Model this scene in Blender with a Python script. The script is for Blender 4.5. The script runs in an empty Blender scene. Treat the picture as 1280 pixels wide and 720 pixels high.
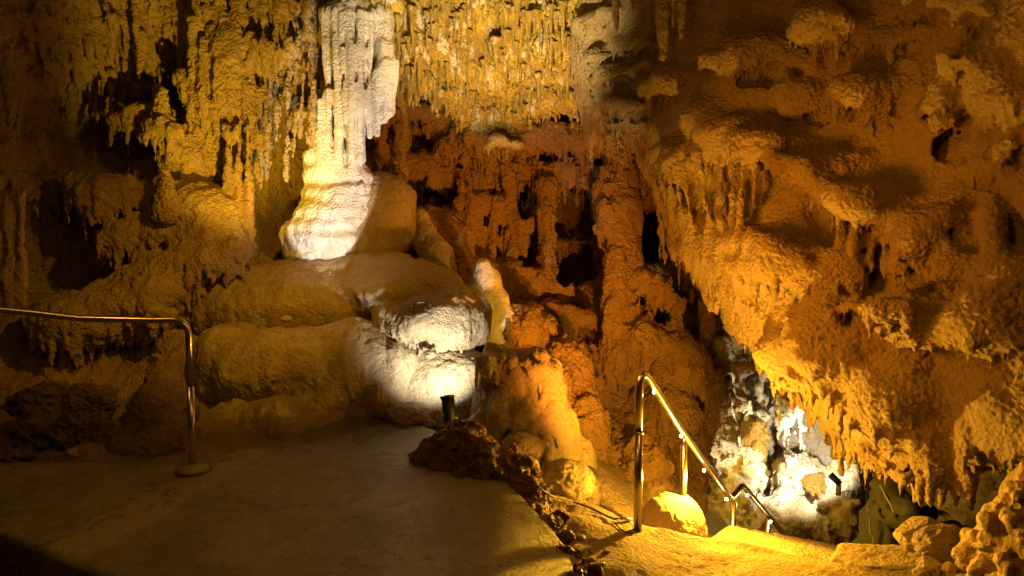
import bpy, math, random
import numpy as np

random.seed(7)
C = bpy.context.scene.collection
sc = bpy.context.scene
PI = math.pi

# ------------------------------------------------------------------ camera
CAM = np.array([0.0, 0.0, 1.5]); PITCH = math.radians(3.8); FPX = 900.0
def at(px, py, Y):
    """world point seen at pixel (px,py) of the 1280x720 photo, at distance Y ahead"""
    u = (px-640)/FPX; v = (360-py)/FPX
    d = np.array([u, math.cos(PITCH)+v*math.sin(PITCH), -math.sin(PITCH)+v*math.cos(PITCH)])
    return CAM + d*(Y/d[1])
def onz(px, py, z):
    p = at(px, py, 1.0)-CAM
    return CAM + p*((z-1.5)/p[2])

cd = bpy.data.cameras.new('camera'); cam = bpy.data.objects.new('camera', cd); C.objects.link(cam)
cam.location = CAM; cam.rotation_euler = (PI/2-PITCH, 0, 0)
cd.sensor_width = 36; cd.lens = 36*FPX/1280; cd.clip_start = .05; cd.clip_end = 200
sc.camera = cam

# ------------------------------------------------------------------ tags
def tag(o, label=None, cat=None, group=None, kind=None):
    if label: o['label'] = label
    if cat: o['category'] = cat
    if group: o['group'] = group
    if kind: o['kind'] = kind
    return o
def empty(name, loc):
    o = bpy.data.objects.new(name, None); C.objects.link(o); o.location = loc
    o.empty_display_size = .1
    return o
def build(name, V, Fq, mat, parent=None, smooth=True, origin=None, mats=None, midx=None):
    V = np.asarray(V, dtype=np.float64)
    if parent is not None:
        org = np.array(parent.location)
    elif origin is not None:
        org = np.array(origin, dtype=float)
    else:
        org = np.array([(V[:,0].min()+V[:,0].max())/2, (V[:,1].min()+V[:,1].max())/2, V[:,2].min()])
    me = bpy.data.meshes.new(name)
    Vl = (V-org).astype(np.float32)
    if isinstance(Fq, np.ndarray):
        n = Fq.shape[1]; m = len(Fq)
        me.vertices.add(len(Vl)); me.vertices.foreach_set('co', Vl.ravel())
        me.loops.add(m*n); me.loops.foreach_set('vertex_index', Fq.astype(np.int32).ravel())
        me.polygons.add(m); me.polygons.foreach_set('loop_start', np.arange(0, m*n, n, dtype=np.int32))
        try: me.polygons.foreach_set('loop_total', np.full(m, n, dtype=np.int32))
        except Exception: pass
        me.update(calc_edges=True)
    else:
        me.from_pydata([tuple(map(float, v)) for v in Vl], [], Fq); me.update()
    for mm in (mats or [mat]): me.materials.append(mm)
    me.polygons.foreach_set('use_smooth', np.full(len(me.polygons), smooth))
    if midx is not None: me.polygons.foreach_set('material_index', np.asarray(midx, dtype=np.int32))
    o = bpy.data.objects.new(name, me); C.objects.link(o)
    if parent is not None:
        o.parent = parent
    else:
        o.location = org
    return o
def subsurf(o, n=1):
    m = o.modifiers.new('subdivision', 'SUBSURF'); m.levels = 0; m.render_levels = n
    return o

# ------------------------------------------------------------------ maths helpers
def smin(a, b, k):
    h = np.clip(.5+.5*(b-a)/k, 0, 1)
    return b*(1-h)+a*h-k*h*(1-h)
def smax(a, b, k): return -smin(-a, -b, k)

def tps(P, vals, lin=True):
    P = np.asarray(P, float); vals = np.asarray(vals, float); n = len(P)
    R = np.linalg.norm(P[:,None]-P[None], axis=2)
    A = np.zeros((n+3, n+3)); A[:n,:n] = R + 0*np.eye(n); A[:n,n] = 1; A[:n,n+1:] = P; A[n,:n] = 1; A[n+1:,:n] = P.T
    w = np.linalg.lstsq(A, np.concatenate([vals, [0,0,0]]), rcond=None)[0]
    def f(x, z):
        x = np.asarray(x, float); z = np.asarray(z, float)
        out = w[n]+w[n+1]*x+w[n+2]*z
        for i in range(n):
            out = out + w[i]*np.sqrt((x-P[i,0])**2+(z-P[i,1])**2+.01)
        return out
    return f
def wall_f(ctrl):
    W = np.array([at(*c) for c in ctrl])
    return tps(W[:,[0,2]], W[:,1])
def on(f, px, py, off=0.0):
    Y = 7.0
    for _ in range(14):
        p = at(px, py, Y); Y = .4*Y+.6*float(f(p[0], p[2]))
    return at(px, py, Y-off)

def poly2d(poly, X, Y):
    d = np.full(np.broadcast(X, Y).shape, 1e9); s = np.ones_like(d)
    n = len(poly)
    for i in range(n):
        ax, ay = poly[i]; bx, by = poly[i-1]
        ex, ey = bx-ax, by-ay
        wx, wy = X-ax, Y-ay
        t = np.clip((wx*ex+wy*ey)/(ex*ex+ey*ey+1e-12), 0, 1)
        dx, dy = wx-ex*t, wy-ey*t
        d = np.minimum(d, dx*dx+dy*dy)
        c1 = Y >= ay; c2 = Y < by; c3 = ex*wy > ey*wx
        flip = (c1 & c2 & c3) | (~c1 & ~c2 & ~c3)
        s = np.where(flip, -s, s)
    return s*np.sqrt(d)

def bspl_matrix(coords, spacing, off):
    u = coords/spacing + off
    i = np.floor(u).astype(int); t = u-i
    i0 = i.min()-1; n = i.max()-i0+3
    M = np.zeros((len(coords), n), np.float32)
    r = np.arange(len(coords))
    w = [(1-t)**3/6, (3*t**3-6*t**2+4)/6, (-3*t**3+3*t**2+3*t+1)/6, t**3/6]
    for k in range(4): M[r, i-1-i0+k] += w[k]
    return M
def gnoise(ax, scale, seed):
    """smooth noise on an axis-aligned grid (any number of axes); about -1..1"""
    rng = np.random.RandomState(seed)
    Ms = [bspl_matrix(a, s, rng.rand()*10) for a, s in zip(ax, scale)]
    R = (rng.rand(*[m.shape[1] for m in Ms]).astype(np.float32)*2-1)
    for k, M in enumerate(Ms):
        R = np.moveaxis(np.tensordot(M, R, axes=(1, k)), 0, k)
    return R*(1.6 if len(ax) == 2 else 2.0)

class Fd:
    """a signed distance field on a voxel grid, turned into a closed mesh by surface nets"""
    def __init__(s, lo, hi, h):
        s.lo = np.array(lo, float); s.h = h
        n = np.ceil((np.array(hi)-s.lo)/h).astype(int)+1
        s.ax = [s.lo[i]+h*np.arange(n[i]) for i in range(3)]
        s.F = np.full(tuple(n), 9.0, np.float32)
    def grid(s, sl=(slice(None),)*3):
        return s.ax[0][sl[0]][:,None,None], s.ax[1][sl[1]][None,:,None], s.ax[2][sl[2]][None,None,:]
    def box(s, lo, hi):
        out = []
        for i in range(3):
            a = int(max(0, math.floor((lo[i]-s.lo[i])/s.h))); b = int(min(len(s.ax[i]), math.ceil((hi[i]-s.lo[i])/s.h)+1))
            if b-a < 1: return None
            out.append(slice(a, b))
        return tuple(out)
    def comb(s, fn, lo, hi, k, cut=False):
        sl = s.box(np.array(lo)-k-2*s.h, np.array(hi)+k+2*s.h)
        if sl is None: return
        d = fn(*s.grid(sl))
        if cut: s.F[sl] = smax(s.F[sl], -d, k)
        else: s.F[sl] = smin(s.F[sl], d, k)
    def ell(s, c, r, k=.05, cut=False, rot=0):
        c = np.array(c, float); r = np.array([r]*3 if np.isscalar(r) else r, float); R = r.max()
        ca, sa = math.cos(rot), math.sin(rot)
        def fn(X, Y, Z):
            x = X-c[0]; y = Y-c[1]; z = Z-c[2]
            if rot: x, y = x*ca+y*sa, -x*sa+y*ca
            k0 = np.sqrt((x/r[0])**2+(y/r[1])**2+(z/r[2])**2)
            k1 = np.sqrt((x/r[0]**2)**2+(y/r[1]**2)**2+(z/r[2]**2)**2)+1e-9
            return k0*(k0-1)/k1
        s.comb(fn, c-R, c+R, k, cut)
    def cone(s, a, b, ra, rb, k=.03, cut=False):
        a = np.array(a, float); b = np.array(b, float); ab = b-a; L2 = (ab**2).sum()+1e-12; R = max(ra, rb)
        def fn(X, Y, Z):
            x = X-a[0]; y = Y-a[1]; z = Z-a[2]
            t = np.clip((x*ab[0]+y*ab[1]+z*ab[2])/L2, 0, 1)
            return np.sqrt((x-t*ab[0])**2+(y-t*ab[1])**2+(z-t*ab[2])**2)-(ra+(rb-ra)*t)
        s.comb(fn, np.minimum(a, b)-R, np.maximum(a, b)+R, k, cut)
    def chain(s, pts, rs, k=.05, cut=False):
        if np.isscalar(rs): rs = [rs]*len(pts)
        for i in range(len(pts)-1): s.cone(pts[i], pts[i+1], rs[i], rs[i+1], k, cut)
    def wall(s, f, poly=None, kk=.15, rel=None, ymax=None):
        """solid behind the surface y=f(x,z) (+ relief rel), inside an outline in x,z"""
        X, Z = s.ax[0][:,None], s.ax[2][None,:]
        H = f(X, Z)
        if rel is not None: H = H+rel
        gx, gz = np.gradient(H, s.h)
        c = 1/np.sqrt(1+np.clip(gx**2+gz**2, 0, 6))
        Yg = s.ax[1][None,:,None]
        d = (H[:,None,:]-Yg)*c[:,None,:]
        if poly is not None: d = smax(d, poly2d(poly, X, Z)[:,None,:], kk)
        if ymax is not None: d = np.maximum(d, Yg-ymax)
        s.F = smin(s.F, d.astype(np.float32), .03).astype(np.float32)
    def hit(s, px, py, off=0.0, Y0=2.5, Y1=12.0):
        """first point of the rock met by the view ray, pulled off metres nearer"""
        d = at(px, py, 1.0)-CAM; Ys = np.arange(Y0, Y1, s.h*.5)
        I = np.rint((CAM+d*Ys[:,None]-s.lo)/s.h).astype(int)
        ok = ((I >= 0) & (I < np.array(s.F.shape))).all(1)
        I = np.where(ok[:,None], I, 0); m = ok & (s.F[I[:,0],I[:,1],I[:,2]] < 0)
        Y = Ys[np.argmax(m)] if m.any() else 8.0
        return CAM+d*(Y-off)
    def noise(s, scale, amp, seed, mode='n'):
        sc_ = scale if not np.isscalar(scale) else (scale,)*3
        n = gnoise(s.ax, sc_, seed)
        if mode == 'pillow': n = 2*np.abs(n)-.6
        if mode == 'ridge': n = .6-2*np.abs(n)
        s.F -= (amp*n).astype(np.float32)
    def drips(s, spacing, L, r, seed, prob=1.0, wob=.12):
        """every overhang grows hanging teeth: the rock is swept downward along tapering columns"""
        rr = np.random.RandomState(seed); X, Y = s.ax[0], s.ax[1]; nx, ny = len(X), len(Y)
        gx_ = np.arange(X[0], X[-1], spacing); gy_ = np.arange(Y[0], Y[-1], spacing)
        P = np.array([(a, b) for a in gx_ for b in gy_])+(rr.rand(len(gx_)*len(gy_), 2)-.5)*spacing*1.1
        P = P[rr.rand(len(P)) < prob]
        ls = L*(.25+.9*rr.rand(len(P))**1.7); rs = r*(.55+.8*rr.rand(len(P)))
        best = np.full((nx, ny), 9.0); bi = np.zeros((nx, ny), int); R_ = r*1.6+2*s.h
        for i, (a, b) in enumerate(P):
            i0, i1 = np.searchsorted(X, [a-R_, a+R_]); j0, j1 = np.searchsorted(Y, [b-R_, b+R_])
            if i1 <= i0 or j1 <= j0: continue
            d = np.sqrt((X[i0:i1,None]-a)**2+(Y[None,j0:j1]-b)**2)-rs[i]
            m = d < best[i0:i1,j0:j1]; best[i0:i1,j0:j1][m] = d[m]; bi[i0:i1,j0:j1][m] = i
        Lc = ls[bi]; Rc = rs[bi]; S0 = s.F.copy(); J = int(L*1.15/s.h)
        for j in range(1, J+1):
            t = j*s.h/Lc
            d = np.where(best < 8, best+Rc*np.minimum(t, 3)**1.3*.92*(1+wob*math.sin(j*1.3)), 9).astype(np.float32)
            d = np.where(t > 1, 9, d).astype(np.float32)
            s.F[:,:,:-j] = np.minimum(s.F[:,:,:-j], np.maximum(S0[:,:,j:], d[:,:,None]))
    def mesh(s):
        F = s.F.copy()
        for i in range(3):
            idx = [slice(None)]*3
            for e in (0, -1):
                idx[i] = e; F[tuple(idx)] = np.maximum(F[tuple(idx)], s.h*.5)
        S = F < 0
        nx, ny, nz = F.shape
        cnt = np.zeros((nx-1, ny-1, nz-1), np.int8)
        for dx in (0,1):
            for dy in (0,1):
                for dz in (0,1):
                    cnt += S[dx:nx-1+dx, dy:ny-1+dy, dz:nz-1+dz]
        act = (cnt > 0) & (cnt < 8)
        I = np.argwhere(act)
        idm = np.full(act.shape, -1, np.int32); idm[act] = np.arange(len(I))
        corners = [(dx,dy,dz) for dx in (0,1) for dy in (0,1) for dz in (0,1)]
        val = {c: F[I[:,0]+c[0], I[:,1]+c[1], I[:,2]+c[2]] for c in corners}
        acc = np.zeros((len(I), 3)); num = np.zeros(len(I))
        for c in corners:
            for a in range(3):
                if c[a] == 0:
                    d = list(c); d[a] = 1; d = tuple(d)
                    v0, v1 = val[c], val[d]
                    m = (v0 < 0) != (v1 < 0)
                    t = np.where(m, v0/np.where(m, v0-v1, 1), 0)
                    p = np.tile(np.array(c, float), (len(I), 1)); p[:,a] += t
                    acc[m] += p[m]; num[m] += 1
        V = s.lo+s.h*(I+acc/num[:,None])
        Q = []
        for a in range(3):
            b, c = (a+1) % 3, (a+2) % 3
            sl0 = [slice(None)]*3; sl1 = [slice(None)]*3
            sl0[a] = slice(0, -1); sl1[a] = slice(1, None)
            A, B = S[tuple(sl0)], S[tuple(sl1)]
            E = np.argwhere(A != B)
            E = E[(E[:,b] > 0) & (E[:,c] > 0) & (E[:,b] < F.shape[b]-1) & (E[:,c] < F.shape[c]-1)]
            ins = A[E[:,0], E[:,1], E[:,2]]
            def g(db, dc):
                J = E.copy(); J[:,b] -= db; J[:,c] -= dc
                return idm[J[:,0], J[:,1], J[:,2]]
            q = np.stack([g(1,1), g(0,1), g(0,0), g(1,0)], 1)
            q[~ins] = q[~ins][:, ::-1]
            Q.append(q)
        Q = np.concatenate(Q); Q = Q[(Q >= 0).all(1)]
        return V, Q
    def build(s, name, mat, parent=None, sub=1, cull=False, **kw):
        V, Q = s.mesh()
        if cull:      # drop the unseen rear of the rock and what lies far outside the view
            A = V[Q]; n = np.cross(A[:,2]-A[:,0], A[:,3]-A[:,1]); n /= np.linalg.norm(n, axis=1)[:,None]+1e-12
            c = A.mean(1)-CAM; L = np.linalg.norm(c, axis=1)[:,None]
            Y = np.maximum(c[:,1], .5)
            keep = ((n*c/L).sum(1) < .55) & (np.abs(c[:,0]/Y) < 1.0) & (np.abs(c[:,2]/Y+.05) < .68)
            Q = Q[keep]; u = np.unique(Q); mp = np.full(len(V), -1, np.int64); mp[u] = np.arange(len(u)); V = V[u]; Q = mp[Q]
        o = build(name, V, Q, mat, parent, **kw)
        if sub: subsurf(o, sub)
        return o

rng = np.random.RandomState(11)
def curtain(F, pts, n, L, r, k=.02, tip=.3, jit=.02, lean=0, lo=.45):
    """hanging stalactites along a 3D polyline"""
    pts = np.array(pts); seg = np.linalg.norm(np.diff(pts, axis=0), axis=1); cs = np.concatenate([[0], np.cumsum(seg)])
    for i in range(n):
        t = (i+.5+.35*(rng.rand()-.5))/n*cs[-1]
        j = min(np.searchsorted(cs, t, 'right')-1, len(seg)-1); u = (t-cs[j])/seg[j]
        p = pts[j]*(1-u)+pts[j+1]*u + (rng.rand(3)-.5)*2*jit
        l = L*(lo+(1.15-lo)*rng.rand()); rr = r*(.7+.6*rng.rand())
        q = p+np.array([(rng.rand()-.5)*.12*l+lean*l, (rng.rand()-.5)*.1*l, -l])
        F.cone(p, q, rr, rr*tip, k)
def W(f, pts, off=0.0): return [on(f, p[0], p[1], off+(p[2] if len(p) > 2 else 0)) for p in pts]

# ------------------------------------------------------------------ materials
def newmat(name):
    m = bpy.data.materials.new(name); m.use_nodes = True
    nt = m.node_tree; nt.nodes.clear()
    return m, nt
def rock(name, c1, c2, c3=None, flute=0., pop=0., fine=.012, rip=0., rough=.62, seed=0., cs=1.4, popscale=22., pit=0., coat=0., spec=.45, obj=False, bump=.8, fs=7., grit=.045, gscale=34., c3lo=.57, stain=.5):
    m, nt = newmat(name); N = nt.nodes; Lk = nt.links.new
    out = N.new('ShaderNodeOutputMaterial'); bs = N.new('ShaderNodeBsdfPrincipled'); Lk(bs.outputs[0], out.inputs[0])
    if obj:
        tc = N.new('ShaderNodeTexCoord'); oi = N.new('ShaderNodeObjectInfo')
        ml = N.new('ShaderNodeMath'); ml.operation = 'MULTIPLY'; ml.inputs[1].default_value = 30; Lk(oi.outputs['Random'], ml.inputs[0])
        ad = N.new('ShaderNodeVectorMath'); ad.operation = 'ADD'; Lk(tc.outputs['Object'], ad.inputs[0]); Lk(ml.outputs[0], ad.inputs[1]); src = ad.outputs[0]
    else:
        g = N.new('ShaderNodeNewGeometry'); ad = N.new('ShaderNodeVectorMath'); ad.operation = 'ADD'
        Lk(g.outputs['Position'], ad.inputs[0]); ad.inputs[1].default_value = (seed, seed*.7, seed*.3); src = ad.outputs[0]
    def noise(scale, det=4, rgh=.55, vec=None, stretch=None, dist=0.):
        n = N.new('ShaderNodeTexNoise'); n.inputs['Scale'].default_value = scale; n.inputs['Detail'].default_value = det
        n.inputs['Roughness'].default_value = rgh; n.inputs['Distortion'].default_value = dist
        if stretch:
            mp = N.new('ShaderNodeVectorMath'); mp.operation = 'MULTIPLY'; mp.inputs[1].default_value = stretch
            Lk(vec or src, mp.inputs[0]); Lk(mp.outputs[0], n.inputs['Vector'])
        else: Lk(vec or src, n.inputs['Vector'])
        return n.outputs['Fac']
    def mth(op, a, b):
        n = N.new('ShaderNodeMath'); n.operation = op
        for i, v in enumerate((a, b)):
            if v is None: continue
            if isinstance(v, (int, float)): n.inputs[i].default_value = v
            else: Lk(v, n.inputs[i])
        return n.outputs[0]
    def mix(fac, a, b):
        n = N.new('ShaderNodeMix'); n.data_type = 'RGBA'
        if isinstance(fac, (int, float)): n.inputs[0].default_value = fac
        else: Lk(fac, n.inputs[0])
        for i, v in ((6, a), (7, b)):
            if isinstance(v, tuple): n.inputs[i].default_value = (*v, 1)
            else: Lk(v, n.inputs[i])
        return n.outputs[2]
    def ramp(v, lo, hi):
        n = N.new('ShaderNodeMapRange'); n.inputs[1].default_value = lo; n.inputs[2].default_value = hi; Lk(v, n.inputs[0]); return n.outputs[0]
    big = ramp(noise(cs, 5, .6), .38, .62)
    col = mix(big, c1, c2)
    if c3: col = mix(ramp(noise(cs*2.3, 4, .6, stretch=(1,1,.45)), c3lo, c3lo+.08), col, c3)
    # grain: small mineral speckle and mud; dark flecks also paint in crevice shade
    gr = ramp(noise(38, 4, .7), .3, .7)
    dk = tuple(v*.55 for v in c1)
    col = mix(mth('MULTIPLY', mth('SUBTRACT', 1, gr), .75), col, dk)
    col = mix(mth('MULTIPLY', ramp(noise(9, 5, .7, dist=.8), .56, .68), stain), col, tuple(v*.5 for v in c2))
    Lk(col, bs.inputs['Base Color'])
    bs.inputs['Roughness'].default_value = rough
    Lk(ramp(noise(5, 3), .3, .75), bs.inputs['Roughness'])
    rr = N.new('ShaderNodeMapRange'); rr.inputs[1].default_value = .3; rr.inputs[2].default_value = .7; rr.inputs[3].default_value = rough-.14; rr.inputs[4].default_value = rough+.16
    Lk(noise(6, 4), rr.inputs[0]); Lk(rr.outputs[0], bs.inputs['Roughness'])
    bs.inputs['Specular IOR Level'].default_value = spec
    if coat: bs.inputs['Coat Weight'].default_value = coat; bs.inputs['Coat Roughness'].default_value = .25
    # relief
    hs = []
    if flute:
        n1 = noise(fs, 3, .5, stretch=(1,1,.13), dist=.3)
        r = mth('ABSOLUTE', mth('SUBTRACT', n1, .5), None)
        hs.append(mth('MULTIPLY', r, flute*5))
    if pop:
        v = N.new('ShaderNodeTexVoronoi'); v.feature = 'SMOOTH_F1'; v.inputs['Scale'].default_value = popscale; v.inputs['Smoothness'].default_value = .35
        dv = N.new('ShaderNodeVectorMath'); dv.operation = 'ADD'
        nn = N.new('ShaderNodeTexNoise'); nn.inputs['Scale'].default_value = 6; nn.inputs['Detail'].default_value = 2; Lk(src, nn.inputs['Vector'])
        sc2 = N.new('ShaderNodeVectorMath'); sc2.operation = 'SCALE'; sc2.inputs['Scale'].default_value = .12; Lk(nn.outputs['Color'], sc2.inputs[0])
        Lk(src, dv.inputs[0]); Lk(sc2.outputs[0], dv.inputs[1]); Lk(dv.outputs[0], v.inputs['Vector'])
        msk = ramp(noise(2.2, 3), .35, .6)
        hs.append(mth('MULTIPLY', mth('MULTIPLY', mth('SUBTRACT', .6, v.outputs['Distance']), mth('ADD', mth('MULTIPLY', msk, .8), .2)), pop*2))
    if rip:
        n2 = noise(3.2, 4, .6, stretch=(1,1,7.5), dist=.6)
        hs.append(mth('MULTIPLY', n2, rip*2))
    if pit:
        n4 = noise(13, 5, .7, dist=.5)
        hs.append(mth('MULTIPLY', ramp(n4, .38, .5), pit))
    hs.append(mth('MULTIPLY', noise(16, 6, .68), fine*3))
    h = hs[0]
    for x in hs[1:]: h = mth('ADD', h, x)
    dp = N.new('ShaderNodeDisplacement'); dp.inputs['Midlevel'].default_value = 0
    tot = fine*1.5+flute*.4+pop*.4+rip+pit*.7
    Lk(mth('SUBTRACT', h, tot), dp.inputs['Height']); dp.inputs['Scale'].default_value = 1
    Lk(dp.outputs[0], out.inputs['Displacement'])
    m.displacement_method = 'DISPLACEMENT'
    bp = N.new('ShaderNodeBump'); bp.inputs['Strength'].default_value = bump; bp.inputs['Distance'].default_value = grit
    v2 = N.new('ShaderNodeTexVoronoi'); v2.feature = 'F1'; v2.inputs['Scale'].default_value = gscale
    wv = N.new('ShaderNodeTexNoise'); wv.inputs['Scale'].default_value = gscale*.6; wv.inputs['Detail'].default_value = 2; Lk(src, wv.inputs['Vector'])
    sw = N.new('ShaderNodeVectorMath'); sw.operation = 'SCALE'; sw.inputs['Scale'].default_value = .9/gscale; Lk(wv.outputs['Color'], sw.inputs[0])
    aw = N.new('ShaderNodeVectorMath'); aw.operation = 'ADD'; Lk(src, aw.inputs[0]); Lk(sw.outputs[0], aw.inputs[1]); Lk(aw.outputs[0], v2.inputs['Vector'])
    gm = ramp(noise(3.1, 3), .35, .62)
    Lk(mth('ADD', mth('MULTIPLY', mth('SUBTRACT', 0, v2.outputs['Distance']), mth('ADD', .25, mth('MULTIPLY', gm, .9))), mth('MULTIPLY', noise(gscale*1.6, 4, .75), 1.1)), bp.inputs['Height']); Lk(bp.outputs[0], bs.inputs['Normal'])
    return m
def simple(name, col, rough=.5, metal=0., bump=0., bscale=60, spec=.5, emit=None, est=0.):
    m, nt = newmat(name); N = nt.nodes; Lk = nt.links.new
    out = N.new('ShaderNodeOutputMaterial'); bs = N.new('ShaderNodeBsdfPrincipled'); Lk(bs.outputs[0], out.inputs[0])
    tc = N.new('ShaderNodeTexCoord'); n = N.new('ShaderNodeTexNoise'); n.inputs['Scale'].default_value = bscale; n.inputs['Detail'].default_value = 5
    Lk(tc.outputs['Object'], n.inputs['Vector'])
    mx = N.new('ShaderNodeMix'); mx.data_type = 'RGBA'; mx.inputs[6].default_value = (*[c*.75 for c in col], 1); mx.inputs[7].default_value = (*col, 1)
    Lk(n.outputs['Fac'], mx.inputs[0]); Lk(mx.outputs[2], bs.inputs['Base Color'])
    bs.inputs['Roughness'].default_value = rough; bs.inputs['Metallic'].default_value = metal; bs.inputs['Specular IOR Level'].default_value = spec
    if bump:
        b = N.new('ShaderNodeBump'); b.inputs['Strength'].default_value = bump; b.inputs['Distance'].default_value = .01; Lk(n.outputs['Fac'], b.inputs['Height']); Lk(b.outputs[0], bs.inputs['Normal'])
    if emit:
        bs.inputs['Emission Color'].default_value = (*emit, 1); bs.inputs['Emission Strength'].default_value = est
    return m

TAN = (.47,.35,.21); BUFF = (.36,.25,.14); RUST = (.34,.19,.09); PALE = (.62,.52,.38); CALC = (.80,.76,.69)
M_right = rock('flowstone_buff', TAN, BUFF, (.30,.17,.08), flute=.006, pop=.010, fine=.008, rip=.003, seed=3, popscale=34)
M_left  = rock('flowstone_gold', (.50,.36,.15), (.34,.23,.11), RUST, flute=.014, pop=.012, pit=.02, fine=.016, seed=13)
M_crust = rock('crusted_rock', (.36,.23,.11), (.27,.16,.08), RUST, pop=.05, pit=.05, fine=.02, seed=23, popscale=11)
M_rec   = rock('rusty_flowstone', (.46,.27,.10), RUST, (.25,.13,.06), flute=.02, pop=.02, fine=.018, pit=.02, seed=33, grit=.07, gscale=28)
M_ceil  = rock('ochre_ceiling', (.66,.44,.06), (.36,.22,.05), (.82,.76,.66), flute=.02, pop=.01, pit=.03, fine=.016, seed=43, cs=2.8, c3lo=.53)
M_col   = rock('white_calcite', CALC, (.62,.52,.38), None, flute=.010, rip=.006, fine=.006, seed=53, grit=.022, gscale=40)
M_base  = rock('terraced_calcite', CALC, (.64,.54,.40), None, rip=.035, fine=.010, flute=.008, seed=63)
M_mound = rock('smooth_mound', (.42,.33,.19), (.33,.25,.13), (.28,.17,.08), fine=.014, flute=.012, rip=.004, pop=.006, seed=73, stain=.25, rough=.42, coat=.12, grit=.018, gscale=50, bump=.7)
M_floor = rock('muddy_rock', (.33,.24,.14), (.24,.17,.10), None, fine=.016, pop=.012, seed=83, rough=.6)
M_far   = rock('far_calcite', (.86,.83,.78), (.46,.32,.09), (.36,.24,.07), pop=.05, pit=.03, fine=.016, seed=93, popscale=9, cs=2.2)  # yellow-olive tones paint amber-lit patches into the white calcite
M_ochre = rock('golden_brown_rock', (.34,.21,.035), (.22,.13,.03), None, pop=.02, fine=.014, seed=153)
M_stal  = rock('ochre_stalactite', (.66,.45,.08), (.46,.29,.07), (.84,.78,.66), flute=.0, fine=.006, obj=True, cs=3)
M_stal2 = rock('rusty_stalactite', (.45,.28,.13), (.34,.2,.1), None, fine=.006, obj=True, cs=3)
M_boul  = rock('boulder_stone', (.42,.32,.19), (.30,.21,.12), None, fine=.009, pop=.006, rip=.003, seed=103, stain=.15, rough=.5, coat=.1, grit=.018, gscale=45)
M_brown = rock('wet_brown_crust', (.20,.10,.045), (.13,.065,.03), (.26,.15,.07), pop=.03, pit=.03, fine=.016, seed=113, rough=.33, popscale=13)
M_slab  = rock('broken_limestone', (.48,.37,.22), (.38,.28,.16), None, fine=.006, stain=.2, seed=123, rough=.6, grit=.012, gscale=50)
M_dark  = rock('dark_rubble', (.24,.16,.09), (.17,.11,.06), None, fine=.012, pop=.02, seed=133)
M_conc  = None
M_steel = simple('brushed_steel', (.62,.58,.52), .27, 1., .03, 200)
M_black = simple('black_housing', (.012,.012,.013), .5, 0, .1, 80)
M_grey  = simple('grey_cast_base', (.30,.29,.27), .5, .2, .1, 60)
M_cable = simple('black_cable', (.01,.009,.008), .45)
M_plug  = simple('pale_plastic', (.7,.68,.62), .4)
M_jack  = simple('olive_jacket_fabric', (.032,.035,.018), .85, 0, .5, 30)
M_trous = simple('dark_trousers_fabric', (.03,.03,.035), .85, 0, .3, 40)
M_skin  = simple('skin', (.45,.27,.19), .5)
M_trim  = simple('pale_cord', (.16,.15,.09), .7)
M_led   = simple('led_lens', (1,.8,.4), .3, emit=(1,.72,.28), est=45)

# ------------------------------------------------------------------ RIGHT HANGING WALL
fR = wall_f([(690,-120,7.9),(720,0,7.6),(735,110,7.4),(770,170,7.0),(790,60,6.9),(830,150,6.5),(800,-120,6.9),(860,20,6.3),(830,250,6.45),(850,340,6.3),
 (880,180,5.9),(900,280,6.05),(880,380,6.1),(930,90,5.6),(960,150,5.75),(930,-120,5.9),(1000,40,5.5),(1000,200,5.35),(960,250,5.6),(1010,290,5.3),(930,320,5.6),(960,400,5.35),(930,450,5.8),
 (1000,500,5.5),(1040,580,5.2),(1040,400,4.85),(1100,500,4.7),(1100,600,4.8),(1100,300,4.95),(1100,180,4.95),(1100,50,4.9),(1080,-120,5.1),
 (1180,450,4.3),(1180,600,4.6),(1200,330,4.35),(1200,200,4.45),(1200,60,4.35),(1230,560,4.6),(1290,450,3.9),(1290,300,3.95),(1290,150,3.9),(1290,0,3.9),(1290,-120,4.0),
 (1400,450,3.3),(1400,150,3.4),(1400,-100,3.4),(1290,580,3.8),(1400,600,3.2),(1290,720,3.8),(1400,760,3.2)])
edge = [(660,-160),(705,-40),(715,50),(728,115),(745,160),(765,172),(795,165),(818,205),(842,265),(866,310),(895,345),(920,372),(948,425),(1002,478),(1030,515),(1048,545),(1072,562),(1098,578),(1120,618),(1150,620),(1175,600),(1205,625),(1240,600),(1290,600),(1420,610),(1420,-160)]
polyR = [tuple(on(fR, *e)[[0,2]]) for e in edge]
R = Fd((-.2,2.9,-.45), (3.35,8.2,4.75), .019)
X2, Z2 = R.ax[0][:,None], R.ax[2][None,:]
rel = -.10*np.abs(gnoise((R.ax[0],R.ax[2]),(.55,.4),5)) -.05*gnoise((R.ax[0],R.ax[2]),(.22,.18),6) -.07*gnoise((R.ax[0],R.ax[2]),(1.2,.3),8)
R.wall(fR, polyR, .16, rel, 8.1)
R.F = np.maximum(R.F, (R.ax[1][None,:,None]-(fR(X2, Z2)+.75)[:,None,:])*.8).astype(np.float32)
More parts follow.
